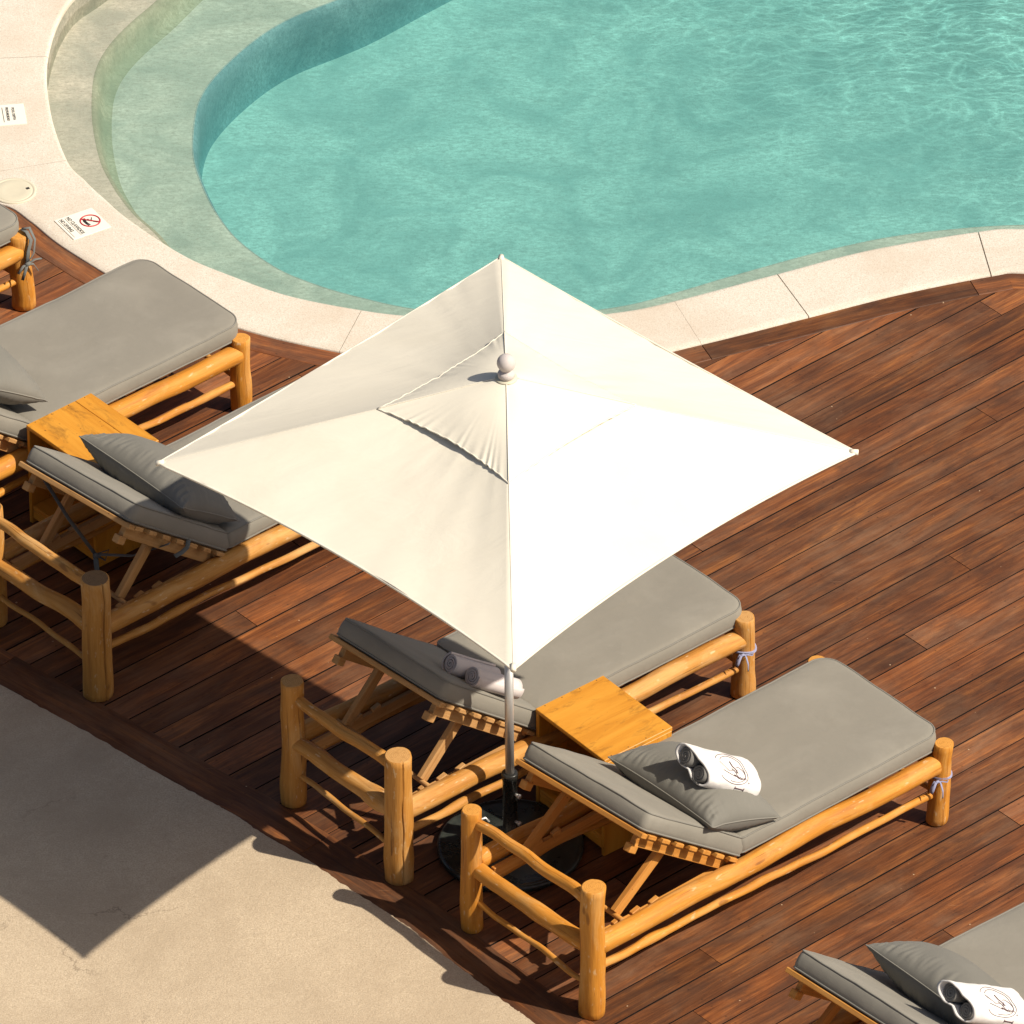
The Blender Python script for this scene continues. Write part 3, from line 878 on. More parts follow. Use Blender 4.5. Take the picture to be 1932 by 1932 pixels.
# ------------------------------------------------------------------ sun lounger
LG = 'sun loungers on the wooden deck'
def ribbon(mb, pts, w_=0.009, h_=0.002): tube(mb, pts, 0, 8, False, 0, (w_, h_))
def lounger(label, head, foot, W, hp, fp, rh, rf, hinge, theta, blen, wood, seed, leanh=(0, 0), leanf=(0, 0), crackh=None, railr=0.043, ties=(), greyend=False, lum='lumber', roll=3.2):
    """head, foot: ground points of the near-side posts; local x runs head to foot, y to the far side"""
    A = G(*head, 0); B = G(*foot, 0); d = B - A; L = d.length; yaw = math.atan2(d.y, d.x)
    nrm = Vector((-math.sin(yaw), math.cos(yaw), 0))
    c = (A + B) / 2 + nrm * (W / 2)
    root = thing('sun_lounger', label, 'sun lounger', (c.x, c.y, 0.003), yaw, LG)
    off = Vector((-L / 2, 0, 0)); y0, y1 = -W / 2, W / 2
    wm = [M['log_' + wood], M['end_grey' if greyend else 'end_' + wood]]
    def mk(name, f, mats=wm, par=root, xf=None):
        mb = MB(); f(mb); return mb.build(name, mats, par, off, xf)
    S = seed
    # posts
    mk('post', lambda m: log(m, (0, y0, 0), (leanh[0], y0 + leanh[1], hp[0]), rh * 1.04, rh, S + .1, 0.004, 0.07, 28, crackh, kn=.1))
    mk('post', lambda m: log(m, (0, y1, 0), (-leanh[0], y1, hp[1]), rh * 0.92, rh * .86, S + .2, 0.006, 0.08, 28, (-1.2, 0.5, 0.03), kn=.1))
    mk('post', lambda m: log(m, (L, y0, 0), (L + leanf[0], y0 + leanf[1], fp), rf * 1.05, rf * .95, S + .3, 0.004, 0.08, 26, (-1.75, 0.35, 0.02), kn=.1))
    mk('post', lambda m: log(m, (L, y1, 0), (L, y1 + .004, fp * 1.02), rf * 1.02, rf, S + .4, 0.004, 0.07, 26, kn=.1))
    # long rails
    mk('side_rail', lambda m: log(m, (rh * .5, y0, .335), (L - rf * .4, y0, .300), railr, railr * 1.0, S + .5, 0.006, 0.07, 26, kn=.06))
    mk('side_rail', lambda m: log(m, (rh * .5, y1, .335), (L - rf * .4, y1, .302), railr * .95, railr * .95, S + .6, 0.007, 0.07, 26, kn=.06))
    mk('lower_rail', lambda m: log(m, (rh * .5, y0, .225), (L - rf * .4, y0, .15), .0175, .0155, S + .7, 0.009, 0.10, 16, kn=.35))
    mk('lower_rail', lambda m: log(m, (rh * .5, y1, .21), (L - rf * .4, y1, .15), .0165, .0155, S + .8, 0.009, 0.10, 16, kn=.35))
    # head end
    mk('head_rail', lambda m: log(m, (.0, y0 + rh * .5, .562), (.0, y1 - rh * .5, .552), .028, .023, S + .9, 0.012, 0.10, 20, (1.2, .3, .05), kn=.25))
    mk('head_rail', lambda m: log(m, (.0, y0 + rh * .5, .335), (.0, y1 - rh * .5, .320), .038, .034, S + 1.1, 0.010, 0.08, 22, kn=.25))
    mk('head_rail', lambda m: log(m, (.0, y0 + rh * .5, .140), (.0, y1 - rh * .5, .158), .0115, .0125, S + 1.2, 0.010, 0.12, 14, kn=.3))
    # foot end
    mk('foot_rail', lambda m: log(m, (L, y0 + rf * .5, .29), (L, y1 - rf * .5, .295), .036, .034, S + 1.3, 0.006, 0.08, 20))
    mk('foot_rail', lambda m: log(m, (L, y0 + rf * .5, .145), (L, y1 - rf * .5, .15), .013, .013, S + 1.4, 0.008, 0.1, 14))
    lm = M[lum]
    # seat slats
    def slats(m):
        x = hinge - 0.02; i = 0
        while x < L - .03:
            zz = .335 + (.300 - .335) * x / L + railr + .006
            plank(m, (x, 0, zz), (0, 1, 0), (1, 0, 0), (0, 0, -1), W - .05, .062, .018, S + i, bev=.003); x += .098; i += 1
    mk('slat_base', slats, lm)
    # raised backrest frame
    hz = .368; ct, st = math.cos(theta), math.sin(theta)
    ex = Vector((-ct, 0, st)); ez = Vector((st, 0, ct)); ey = Vector((0, -1, 0))
    H = Vector((hinge, 0, hz))
    cw = W - .02
    def bframe(m):
        for yy in (y0 + .060, y1 - .060):
            plank(m, H + ex * (blen * .5 - .01) + Vector((0, yy, 0)) - ez * .045, ex, ey, ez, blen - .03, .030, .055, S + 3 + yy)
        i = 0; s = .035
        while s < blen - .02:
            plank(m, H + ex * s - ez * .011, ey, ex, ez, cw + .02, .050, .019, S + 5 + i, bev=.003); s += .0935; i += 1
        plank(m, H + ex * (blen + .004) - ez * .012, ey, ex, ez, cw + .03, .034, .022, S + 21, bev=.003)
        for yy in (y0 + .060, y1 - .060):
            plank(m, H + ex * (blen - .03) + Vector((0, yy, 0)) - ez * .085, ex, ey, ez, .045, .036, .036, S + 7 + yy)
    pv = H + Vector((0, y0 + .02, 0))
    RB = Matrix.Translation(pv) @ Matrix.Rotation(math.radians(roll), 4, ex) @ Matrix.Translation(-pv)
    mk('backrest_frame', bframe, lm, root, RB)
    tx = hinge - .30; pt = H + ex * (.30 / ct) - ez * .05
    for yy in (y0 + .095, y1 - .095):
        a = Vector((.205, yy, .352)); b = Vector((pt.x, yy, pt.z))
        def prop(m, a=a, b=b):
            dd = (b - a).normalized()
            plank(m, (a + b) / 2, dd, Vector((0, 1, 0)), dd.cross(Vector((0, 1, 0))), (b - a).length, .026, .048, S + 9 + a.y)
        mk('prop', prop, lm)
        def notch(m, yy=yy):
            sy = -1 if yy < 0 else 1
            plank(m, (.42, yy + sy * .028, .300), (1, 0, 0), (0, 1, 0), (0, 0, 1), .74, .022, .05, S + 11 + yy)
            for q in range(3):
                plank(m, (.19 + q * .10, yy + sy * .028, .330), (1, 0, .25), (0, 1, 0), (-.25, 0, 1), .045, .022, .024, S + 12 + q)
        mk('notch_board', notch, lm)
    mk('prop_bar', lambda m: log(m, (.20, y0 + .045, .345), (.20, y1 - .045, .347), .011, .011, S + 2.2, .001, .03, 12), [lm, M['end_tan']])
    # mattress
    zt = .335 + railr - .035 + .016 + .004
    R_ = Matrix.Identity(4)
    tilt = math.atan2(.03, L)
    Tm = Matrix.Translation(Vector((hinge, 0, .335 - .035 * hinge / L + railr + .016))) @ Matrix.Rotation(math.atan2(.035, L), 4, 'Y')
    cb, cp = cushion(0.005, L - hinge + .035, -cw / 2, cw / 2, -.004, .086, (.085, .03, .03, .085), S, Tm)
    mt = cb.build('mattress', M['grey'], root, off); cp.build('piping', M['piping'], mt, off)
    Tb = RB @ Matrix.Translation(H + ez * .0) @ Matrix(((ex.x, ey.x, ez.x, 0), (ex.y, ey.y, ez.y, 0), (ex.z, ey.z, ez.z, 0), (0, 0, 0, 1)))
    cb, cp = cushion(-.015, blen + .015, -cw / 2, cw / 2, 0, .086, (.03, .03, .03, .03), S + 4, Tb)
    mt = cb.build('back_cushion', M['grey'], root, off); cp.build('piping', M['piping'], mt, off)
    for kind in ties:
        m = MB()
        if kind == 'foot':
            z = fp * .60
            for q in (0, .006):
                tube(m, [Vector((L + leanf[0] * .6 + math.cos(t) * (rf * 1.07), y0 + math.sin(t) * (rf * 1.07), z + q + .006 * math.sin(t * 2))) for t in [2 * PI * i / 24 for i in range(25)]], 0, 8, False, 0, (.0045, .0018))
            kx = Vector((L - rf * 1.0, y0 - rf * .75, z + .004))
            for a, b, e in ((-.02, .015, -.045), (-.035, -.01, -.03), (.012, -.02, -.075), (.03, -.025, .01)):
                ribbon(m, [kx, kx + Vector((a * .5, b * .5 - .012, .008)), kx + Vector((a, b - .012, e * .5)), kx + Vector((a * 1.2, b - .010, e))], .0055, .0015)
            tube(m, [kx + Vector((-.009, -.006, 0)), kx + Vector((0, -.01, .004)), kx + Vector((.009, -.006, 0))], .007, 8)
            m.build('tie_strap', M['strap_blue'], root, off)
        if kind == 'drape':
            kx = Vector((L - .02, y0 - rf * 1.1, .26))
            top = Vector((L + .01, y0 + .01, .40))
            ribbon(m, [top, top + Vector((.02, -.03, .012)), Vector((L + .035, y0 - rf, .36)), Vector((L + .02, y0 - rf * 1.15, .30)), kx], .010, .002)
            ribbon(m, [top, top + Vector((0, -.035, .002)), Vector((L + .01, y0 - rf * 1.05, .37)), Vector((L - .01, y0 - rf * 1.1, .32)), kx], .010, .002)
            for a, b, e in ((.075, -.01, .0), (.05, -.015, -.05), (-.06, -.01, -.02), (-.045, -.02, -.055)):
                ribbon(m, [kx, kx + Vector((a * .5, b, e * .3 + .012)), kx + Vector((a, b, e))], .007, .0018)
            tube(m, [kx + Vector((-.012, -.004, 0)), kx + Vector((0, -.009, .004)), kx + Vector((.012, -.004, 0))], .010, 8)
            m.build('tie_strap', M['strap'], root, off)
        if kind == 'under':
            e0 = H + ex * (blen - .04) + Vector((0, y1 - .09, 0)) - ez * .05
            e1 = Vector((.30, .02, .38))
            e2 = H + ex * .38 + Vector((0, y0 + .0, 0)) - ez * .03
            ribbon(m, [e0, e0.lerp(e1, .5) + Vector((0, 0, -.02)), e1], .011, .002)
            ribbon(m, [e1, e1.lerp(e2, .5) + Vector((0, 0, -.035)), e2], .011, .002)
            ribbon(m, [e1, e1 + Vector((-.02, -.03, -.03)), e1 + Vector((-.02, -.04, -.12))], .011, .002)
            ribbon(m, [e1, e1 + Vector((.02, -.04, -.02)), e1 + Vector((.05, -.03, .015)), e1], .008, .002)
            tube(m, [e1 + Vector((-.01, -.012, .004)), e1 + Vector((.01, -.012, -.004))], .012, 8)
            m.build('tie_strap', M['strap'], root, off)
            m = MB()
            q = H + ex * .27 + Vector((0, y0 + .005, 0))
            ribbon(m, [q + ez * .01, q - ez * .02 + Vector((0, -.012, 0)), q - ez * .05, q - ez * .075 + ex * .03], .010, .002)
            m.build('tie_strap', M['strap'], root, off)
    def place(x, y, z):  # local to world
        v = Vector((x - L / 2, y, z)); v.rotate(Matrix.Rotation(yaw, 3, 'Z')); return v + Vector((c.x, c.y, 0.003))
    return root, place, yaw
TH = math.radians(38.5)
E = lounger('log sun lounger at the left edge beside the round lid, dark strap on its post', (-604, 915), (45, 577), .68, (.60, .60), .385, .052, .050, .76, TH, .65, 'orange', 11.3, ties=('drape',), leanf=(-.012, .014))
A = lounger('log sun lounger with its foot just below the red ring sign', (-193, 1106), (456, 771), .69, (.61, .61), .375, .055, .044, .76, TH, .65, 'orange', 23.7)
B = lounger('log sun lounger under the left parasol corner with a split front post', (186, 1310), (836, 962), .68, (.605, .60), .385, .061, .047, .72, TH, .65, 'tan', 31.9, crackh=(-1.72, .6, .07), ties=('under',), greyend=True)
Cc = lounger('pale weathered log sun lounger right behind the parasol pole with two towel rolls', (753, 1657), (1402, 1310), .67, (.635, .628), .405, .057, .047, .75, math.radians(39), .65, 'tan', 47.1, roll=2.6, crackh=(-1.95, .5, .06), ties=('foot',), lum='lumber')
D = lounger('orange log sun lounger in front of the black parasol base with pillow and white towel', (1117, 1912), (1767, 1549), .73, (.647, .612), .398, .049, .043, .80, math.radians(37.7), .655, 'orange', 5.3, leanh=(.004, 0), leanf=(.022, -.008), ties=('foot',), lum='lumber_o')
Ff = lounger('log sun lounger cut off by the lower right corner of the picture', (1619, 2321), (2272, 1960), .72, (.60, .54), .40, .052, .046, .80, math.radians(38), .655, 'orange', 63.9, lum='lumber_o')

# ------------------------------------------------------------------ pillows
PG = 'grey pillows on the loungers'
def pil(lg, label, x, y, z, pitch, roll, yawo, W, Hh, T, seed):
    root, place, yaw = lg
    return pillow('pillow', label, place(x, y, z), yaw + yawo, pitch, roll, W, Hh, T, seed, PG)
pil(D, 'plump grey pillow touching the towel bundle with letter I', .81, -.075, .565, math.radians(22), math.radians(1), .03, .61, .42, .27, 2.1)
pil(B, 'plump grey pillow on the backrest by the left corner of the parasol', .635, -.01, .625, math.radians(36), math.radians(3), .05, .65, .40, .26, 5.4)
pil(A, 'wrinkled grey pillow cut off by the left edge of the picture', .72, .01, .64, math.radians(34), math.radians(0), -.04, .64, .40, .25, 8.8)
pil(Ff, 'grey pillow propped behind the towel bundle in the lower right corner', .755, -.05, .62, math.radians(34), math.radians(0), .0, .66, .41, .26, 3.7)

# ------------------------------------------------------------------ towels
def spiral_roll(mb, c, ax, R, L, turns=4.2, seed=0, n=90, squash=1.0, hand=1):
    """a sheet rolled up along axis ax, open spiral visible at its ends"""
    X, Y, Dv = frame_of(Vector(ax)); c = Vector(c); th = R / (turns + .6) * .80
    K = 9; rows = []
    for k in range(K + 1):
        s = -L / 2 + L * k / K; row = []
        for side in (0, 1):
            for i in range(n + 1):
                t = i / n; a = hand * t * turns * 2 * PI + seed
                r = R * (.10 + .90 * t) - (th if side else 0) * (1 if t > .06 else t / .06)
                r = max(r, .0015)
                e = 1 + .05 * noise.noise(Vector((math.cos(a), math.sin(a), s * 9 + seed)))
                ds = .006 * noise.noise(Vector((t * 5, seed, 3))) * (1 if abs(s) > L * .4 else 0)
                row.append(mb.vert(c + X * (math.cos(a) * r * e) + Y * (math.sin(a) * r * e * squash) + Dv * (s + ds * (1 if s > 0 else -1))))
        rows.append(row)
    m_ = n + 1
    for A_, B_ in zip(rows[:-1], rows[1:]):
        for i in range(n):
            mb.face((A_[i], A_[i + 1], B_[i + 1], B_[i])); mb.face((A_[m_ + i], B_[m_ + i], B_[m_ + i + 1], A_[m_ + i + 1]))
        mb.face((A_[n], A_[m_ + n], B_[m_ + n], B_[n])); mb.face((A_[0], B_[0], B_[m_], A_[m_]))
    for r_ in (rows[0], rows[-1]):
        for i in range(n): mb.face((r_[i], r_[i + 1], r_[m_ + i + 1], r_[m_ + i]), 0, False)

AXD = Vector((.74, .40, -.54)).normalized()
AXC = Vector((.72, .40, -.56)).normalized()
def bundle(lg, label, px, py, z, axd, seed, Lt=.35):
    """white towel wrapped round two grey rolls; axis = local y, open end at +y"""
    lroot, place, yaw = lg
    root = thing('towel_bundle', label, 'towel bundle', G(px, py, z), 0, 'towel bundles with an emblem')
    Yv = -axd; Xv = Yv.cross(Vector((0, 0, 1))).normalized(); Zv = Xv.cross(Yv)
    ra = math.radians(20); Xv, Zv = Xv * math.cos(ra) + Zv * math.sin(ra), Zv * math.cos(ra) - Xv * math.sin(ra)
    Rt = Matrix(((Xv.x, Yv.x, Zv.x, 0), (Xv.y, Yv.y, Zv.y, 0), (Xv.z, Yv.z, Zv.z, 0), (0, 0, 0, 1)))
    def sec(a, s, inset=0.0):
        # a: angle round, s: 0 open end .. 1 closed end
        ca, sa = math.cos(a), math.sin(a)
        wx, wz = .090 - inset, .048 - inset
        ex_ = .78
        px = wx * math.copysign(abs(ca) ** ex_, ca); pz = wz * math.copysign(abs(sa) ** ex_, sa)
        notch = .016 * math.exp(-(px / .02) ** 2)
        if sa < 0: pz += notch * (1 - s * .6)
        else: pz -= notch * .35 * (1 - s)
        taper = 1.0
        if s > .86: taper = math.sqrt(max(0, 1 - ((s - .86) / .14) ** 2 * .86))
        px *= taper * (1 + .06 * s); pz *= taper * (1.0 - .05 * s)
        nz_ = .006 * noise.noise(Vector((ca * 1.5, sa * 1.5, s * 4 + seed))) + .0022 * noise.noise(Vector((ca * 4, sa * 4, s * 13 + seed)))
        open_slant = .045 * (px / .09) * max(0, 1 - s * 3)     # the mouth is cut on a slant
        return Vector((px * (1 + nz_ * 5), Lt / 2 - Lt * s + open_slant, pz + nz_ * (1 if sa > 0 else .3)))
    mb = MB(); na, nsx = 56, 28
    O = [[mb.vert(Rt @ sec(2 * PI * i / na, j / nsx)) for i in range(na)] for j in range(nsx + 1)]
    I = [[mb.vert(Rt @ sec(2 * PI * i / na, j / nsx, .0075)) for i in range(na)] for j in range(0, 14)]
    for j in range(nsx):
        for i in range(na): mb.face((O[j][i], O[j][(i + 1) % na], O[j + 1][(i + 1) % na], O[j + 1][i]))
    for j in range(13):
        for i in range(na): mb.face((I[j][i], I[j + 1][i], I[j + 1][(i + 1) % na], I[j][(i + 1) % na]))
    for i in range(na): mb.face((O[0][i], I[0][i], I[0][(i + 1) % na], O[0][(i + 1) % na]))
    mb.face(O[-1]); mb.face(I[-1][::-1])
    mb.build('towel_wrap', M['towel_white'], root)
    for cx, R, hd in ((-.042, .041, 1), (.042, .040, -1)):
        r_ = MB(); spiral_roll(r_, Rt @ Vector((cx, .068 + .5 * cx, -.001)), Rt.to_3x3() @ Vector((0, 1, 0)), R, .22, 3.6, seed + cx * 9, hand=hd)
        r_.build('rolled_towel', M['towel_grey'], root)
    # emblem embroidered on the upper side
    em = MB()
    def surf(u, v):   # u: along (-1..1), v: across in metres round the top
        s = .56 + u * 1.15; v *= 1.12
        a = PI / 2 + v / .075
        p = sec(a, min(.84, s)); 
        q = sec(a, min(.84, s), -.0012)
        return Rt @ q
    def stroke(P, r=.0010): tube(em, [surf(a, b) for a, b in P], r * 1.25, 5)
    circ = lambda cu, cv, ru, rv, a0=0, a1=2 * PI, n=36: [(cu + ru * math.cos(a0 + (a1 - a0) * i / n), cv + rv * math.sin(a0 + (a1 - a0) * i / n)) for i in range(n + 1)]
    stroke(circ(-.06, .012, .205, .052, -2.7, 2.6)); stroke(circ(-.05, .012, .165, .041, -2.6, 1.9))
    stroke(circ(.045, .018, .065, .019, -1.9, 2.7)); stroke(circ(.045, .018, .05, .014, 1.2, 4.4))
    for k in range(5): stroke([(.02 + .02 * k, .030 - .003 * (k % 2)), (.028 + .02 * k, .036)])
    stroke([(-.20, -.005), (-.10, .012), (-.02, .008)]); stroke([(-.18, .015), (-.09, .022), (-.03, .03)])
    stroke([(-.06, -.01), (-.03, .0), (.0, .004), (.02, .016)], .0022); stroke([(-.05, .004), (-.02, .012), (.0, .024)], .0014)
    stroke([(-.04, .024), (-.005, .030), (.01, .034)], .002)
    # serif letter I nearer the near edge
    stroke([(-.03, .083), (.085, .083)], .0018)
    stroke([(-.03, .075), (-.03, .091)], .0014); stroke([(.085, .075), (.085, .091)], .0014)
    stroke(circ(.135, .046, .008, .0025), .0006)
    em.build('emblem', M['ink_soft'], root)
    return root
bundle(D, 'white towel bundle with letter I leaning on the pillow of the nearest lounger', 1366, 1458, .685, AXD, 1.7)
bundle(Ff, 'white towel bundle in the lower right corner beside the cut off pillow', 1868, 1898, .735, Vector((.72, .46, -.50)).normalized(), 4.9, .38)

def rolled(label, px, py, z, seed, R, L=.25, hand=1, axd=AXC):
    m = MB(); spiral_roll(m, (0, 0, 0), axd, R, L, 4.0, seed, squash=.93, hand=hand)
    o = m.build('rolled_towel', M['towel_pale']); o.location = G(px, py, z)
    tag(o, label, 'towel', 'rolled towels by the parasol pole')
rolled('pale rolled towel by the parasol pole, the upper one further from the pole', 891, 1264, .705, 1.0, .052)
rolled('pale rolled towel by the parasol pole, the lower one nearer the pole', 933, 1287, .69, 2.6, .050, hand=-1)

# ------------------------------------------------------------------ side tables
def side_table(label, left, top, right, h, seed, seam):
    A_ = G(*left, h); B_ = G(*top, h); C_ = G(*right, h)
    ux = (B_ - A_); dx = ux.length; yaw = math.atan2(ux.y, ux.x)
    wy = abs((C_ - B_).dot(Vector((math.sin(yaw), -math.cos(yaw), 0))))
    n_ = Vector((math.sin(yaw), -math.cos(yaw), 0))
    c = A_ + ux / 2 + n_ * wy / 2
    root = thing('side_table', label, 'side table', (c.x, c.y, .003), yaw, 'wooden box tables between loungers')
    t = .019; X, Y, Z = (1, 0, 0), (0, 1, 0), (0, 0, 1)
    m = MB()
    if seam:
        plank(m, (-dx * .125, 0, h - t / 2), X, Y, Z, dx * .75 - .0015, wy, t, seed, grain='y', bev=.002)
        plank(m, (dx * .375, 0, h - t / 2), X, Y, Z, dx * .25 - .0015, wy, t, seed + 3, grain='y', bev=.002)
    else: plank(m, (0, 0, h - t / 2), X, Y, Z, dx, wy, t, seed, grain='x', bev=.002)
    # nail heads
    for sx in (-1, 1):
        for q in (-.38, -.13, .13, .38):
            lathe(m, [(.0025, 0), (.0022, .0009)], 8, 1, (q * dx, sx * (wy / 2 - .010), h))
    m.build('table_top', [M['ply'], M['ink']], root)
    for s in (-1, 1):
        m = MB(); plank(m, (0, s * (wy / 2 - t / 2 - .001), (h - t) / 2 - .0005), X, Y, Z, dx - .003, t, h - t - .001, seed + 5 + s, grain='z'); m.build('side_panel', [M['ply']], root)
    m = MB(); plank(m, (0, 0, .085), X, Y, Z, dx - .010, wy - 2 * t - .006, t, seed + 8, grain='y'); m.build('shelf', [M['ply']], root)
    m = MB(); plank(m, (-dx / 2 + .014, 0, .052), X, Y, Z, .018, wy - 2 * t - .006, .045, seed + 8, grain='y'); m.build('plinth', [M['ply']], root)
    m = MB(); plank(m, (dx / 2 - t / 2 - .003, 0, (h - t) / 2 + .03), X, Y, Z, t, wy - 2 * t - .006, h - t - .07, seed + 9, grain='z'); m.build('back_panel', [M['ply']], root)
side_table('orange plywood box table beside the parasol pole between two loungers', (1010, 1338), (1138, 1275), (1288, 1363), .50, 3, False)
side_table('orange wooden box table with a seam across its top, left of the parasol', (49, 803), (172, 742), (316, 823), .51, 14, True)

# ------------------------------------------------------------------ parasol
def parasol():
    b = G(963, 1603, 0)
    root = thing('parasol', 'square off white canvas parasol with vent cap over a black round base', 'parasol', (b.x, b.y, .004))
    root.rotation_euler = (0, math.radians(-0.38), math.radians(1.0))
    ZR, ZA, RC = 1.99, 2.375, 1.398
    m = MB()
    corners = [Vector((RC * math.cos(a), RC * math.sin(a), ZR)) for a in (0, PI / 2, PI, 1.5 * PI)]
    NT, NS = 46, 40
    def edgept(i, s):
        A_, B_ = corners[i], corners[(i + 1) % 4]
        p = A_.lerp(B_, s); mid = (A_ + B_) / 2; inw = Vector((-mid.x, -mid.y, 0)).normalized()
        k = 4 * s * (1 - s)
        return p + inw * ((.022, .020, .056, .062)[i] * k) + Vector((0, 0, .010 * k))
    ap = Vector((0, 0, ZA))
    def panel_pt(i, t, s):
        e = edgept(i, s)
        p = ap.lerp(e, t)
        k = math.sin(PI * s)
        p.z -= .030 * k * math.sin(PI * min(1, t)) + .0
        # ridge carries the rib: rise a touch
        p.z += .006 * (1 - abs(k)) * math.sin(PI * t)
        q = Vector((p.x * 2.0, p.y * 2.0, i * 3.1))
        p.z += .008 * noise.noise(q) * k + .0035 * noise.noise(Vector((s * 14 + i * 5, t * 2.2, 3))) * k
        # puckers where cloth is pulled in round the cap and at corners
        p.z += .005 * math.exp(-((t - .40) / .12) ** 2) * noise.noise(Vector((s * 26, i * 3.3, t * 3))) * k
        cd = min(s, 1 - s)
        p.z += .006 * math.exp(-(1 - t) * 6) * noise.noise(Vector((cd * 30, i * 7.7, 1))) * min(1, cd * 8)
        return p
    for sgn in (1, 0):                      # upper and lower skin, 1.5 mm apart
        ids = {}
        for i in range(4):
            for a in range(NT + 1):
                for c in range(NS + 1):
                    t = a / NT
                    if a == 0: key = 'ap'
                    elif c == NS: key = ((i + 1) % 4, a, 0)
                    else: key = (i, a, c)
                    if key not in ids:
                        p = panel_pt(i, t, c / NS)
                        if not sgn: p = p - Vector((0, 0, .0022))
                        ids[key] = m.vert(p)
                    ids[(i, a, c, 'f')] = ids[key]
            for a in range(NT):
                for c in range(NS):
                    q = [ids[(i, a, c, 'f')], ids[(i, a + 1, c, 'f')], ids[(i, a + 1, c + 1, 'f')], ids[(i, a, c + 1, 'f')]]
                    if a == 0: q = q[1:] if q[0] == q[1] else [q[0], q[1], q[2]]
                    m.face(q if sgn else q[::-1])
    can = m.build('canopy', M['canopy'], root)
    # hems and seams
    h = MB()
    for i in range(4):
        tube(h, [edgept(i, s / 40) + Vector((0, 0, -.003)) for s in range(41)], .0055, 8)
    h.build('hem', M['canopy'], can)
    for i in range(4):
        h = MB()
        tube(h, [panel_pt(i, t / 40, 0) + Vector((0, 0, -.0003)) for t in range(13, 41)], .0016, 6)
        tube(h, [corners[i] * 1.0 + Vector((-corners[i].x * .02, -corners[i].y * .02, .002)), corners[i] + Vector((corners[i].x * .004, corners[i].y * .004, -.002))], .012, 8)
        h.build('seam', M['canopy'], can)
    # vent cap
    m = MB(); RV = .515; ZV = ZR + .25; ZT = ZA + .016
    vc = [Vector((RV * math.cos(a), RV * math.sin(a), ZV)) for a in (0, PI / 2, PI, 1.5 * PI)]
    def vpt(i, t, s):
        A_, B_ = vc[i], vc[(i + 1) % 4]; mid = (A_ + B_) / 2; inw = Vector((-mid.x, -mid.y, 0)).normalized()
        k = 4 * s * (1 - s)
        bow = (.016, .030, .042, .022)[i]
        e = A_.lerp(B_, s) + inw * (bow * k) + Vector((0, 0, (.0, .004, .004, .0)[i] * k))
        tip = Vector((0, 0, ZT))
        p = tip.lerp(e, t); kk = math.sin(PI * s)
        p.z += .016 * kk * math.sin(PI * t)
        amp = (.001, .003, .0045, .0015)[i]
        p.z += amp * math.exp(-(1 - t) * (9 + 6 * noise.noise(Vector((s * 11, i, 9))))) * (math.sin(s * 95 + 7.0 * noise.noise(Vector((s * 5, i, 0)))) * (.25 + 1.6 * abs(noise.noise(Vector((s * 8, i, 3))))) + 1.2 * noise.noise(Vector((s * 22, i, 6)))) * min(1, k * 3)
        p.z += .008 * noise.noise(Vector((p.x * 6, p.y * 6, i * 1.7))) * kk * t
        return p
    NV, NW = 30, 90
    for sgn in (1, 0):
        ids = {}
        for i in range(4):
            for a in range(NV + 1):
                for c in range(NW + 1):
                    key = 'ap' if a == 0 else (((i + 1) % 4, a, 0) if c == NW else (i, a, c))
                    if key not in ids:
                        ids[key] = m.vert(vpt(i, a / NV, c / NW) - Vector((0, 0, 0 if sgn else .002)))
                    ids[(i, a, c, 'f')] = ids[key]
            for a in range(NV):
                for c in range(NW):
                    q = [ids[(i, a, c, 'f')], ids[(i, a + 1, c, 'f')], ids[(i, a + 1, c + 1, 'f')], ids[(i, a, c + 1, 'f')]]
                    if a == 0: q = [q[0], q[1], q[2]]
                    m.face(q if sgn else q[::-1])
    cap = m.build('vent_cap', M['canopy'], root)
    h = MB()
    for i in range(4):
        tube(h, [vpt(i, 1, s / 90) + Vector((0, 0, -.001)) for s in range(91)], .0035, 6)
        tube(h, [vpt(i, t / 30, 0) + Vector((0, 0, .001)) for t in range(2, 31)], .003, 6)
    h.build('hem', M['canopy'], cap)
    # finial
    m = MB()
    prof = [(.026, -.02), (.030, .0), (.034, .004), (.035, .018), (.031, .026), (.022, .030), (.020, .036), (.026, .042)]
    for k in range(13):
        a = -PI / 2 * .72 + (PI / 2 + PI / 2 * .72) * k / 12
        prof.append((max(.0015, .038 * math.cos(a)), .068 + .038 * math.sin(a)))
    lathe(m, prof, 32, 0, (0, 0, ZT - .004))
    m.build('finial', M['finial'], root)
    m = MB(); lathe(m, [(.045, 0), (.044, .004), (.028, .006)], 28, 0, (0, 0, ZT - .012)); m.build('grommet', M['lid'], root)
    # ribs and hub
    for i in range(4):
        m = MB(); cdir = corners[i].normalized()
        a0 = Vector((0, 0, ZA - .05)); a1 = Vector((corners[i].x * .95, corners[i].y * .95, ZR + .004))
        tube(m, [a0, a0.lerp(a1, .5) + Vector((0, 0, .004)), a1], .011, 8)
        rb = m.build('rib', M['steel'], root)
        m = MB(); s0 = Vector((0, 0, ZR - .10)); s1 = a0.lerp(a1, .48)
        tube(m, [s0, s1], .008, 8); m.build('strut', M['steel'], rb)
    m = MB(); lathe(m, [(.03, 0), (.045, .005), (.045, .04), (.03, .05)], 24, 0, (0, 0, ZR - .13)); m.build('hub', M['black_metal'], root)
    # pole in two lengths with a collar, sleeve, base
    m = MB(); lathe(m, [(.0185, .36), (.0185, 1.02)], 28); lathe(m, [(.0205, 1.02), (.0215, 1.022), (.0215, ZA - .04), (.0205, ZA - .038)], 28)
    m.build('pole', M['steel'], root)
    m = MB(); lathe(m, [(.0235, 1.005), (.0245, 1.008), (.0245, 1.030), (.0235, 1.033)], 24); tube(m, [Vector((.02, -.012, 1.10)), Vector((.031, -.018, 1.10))], .005, 8)
    m.build('collar', M['black_metal'], root)
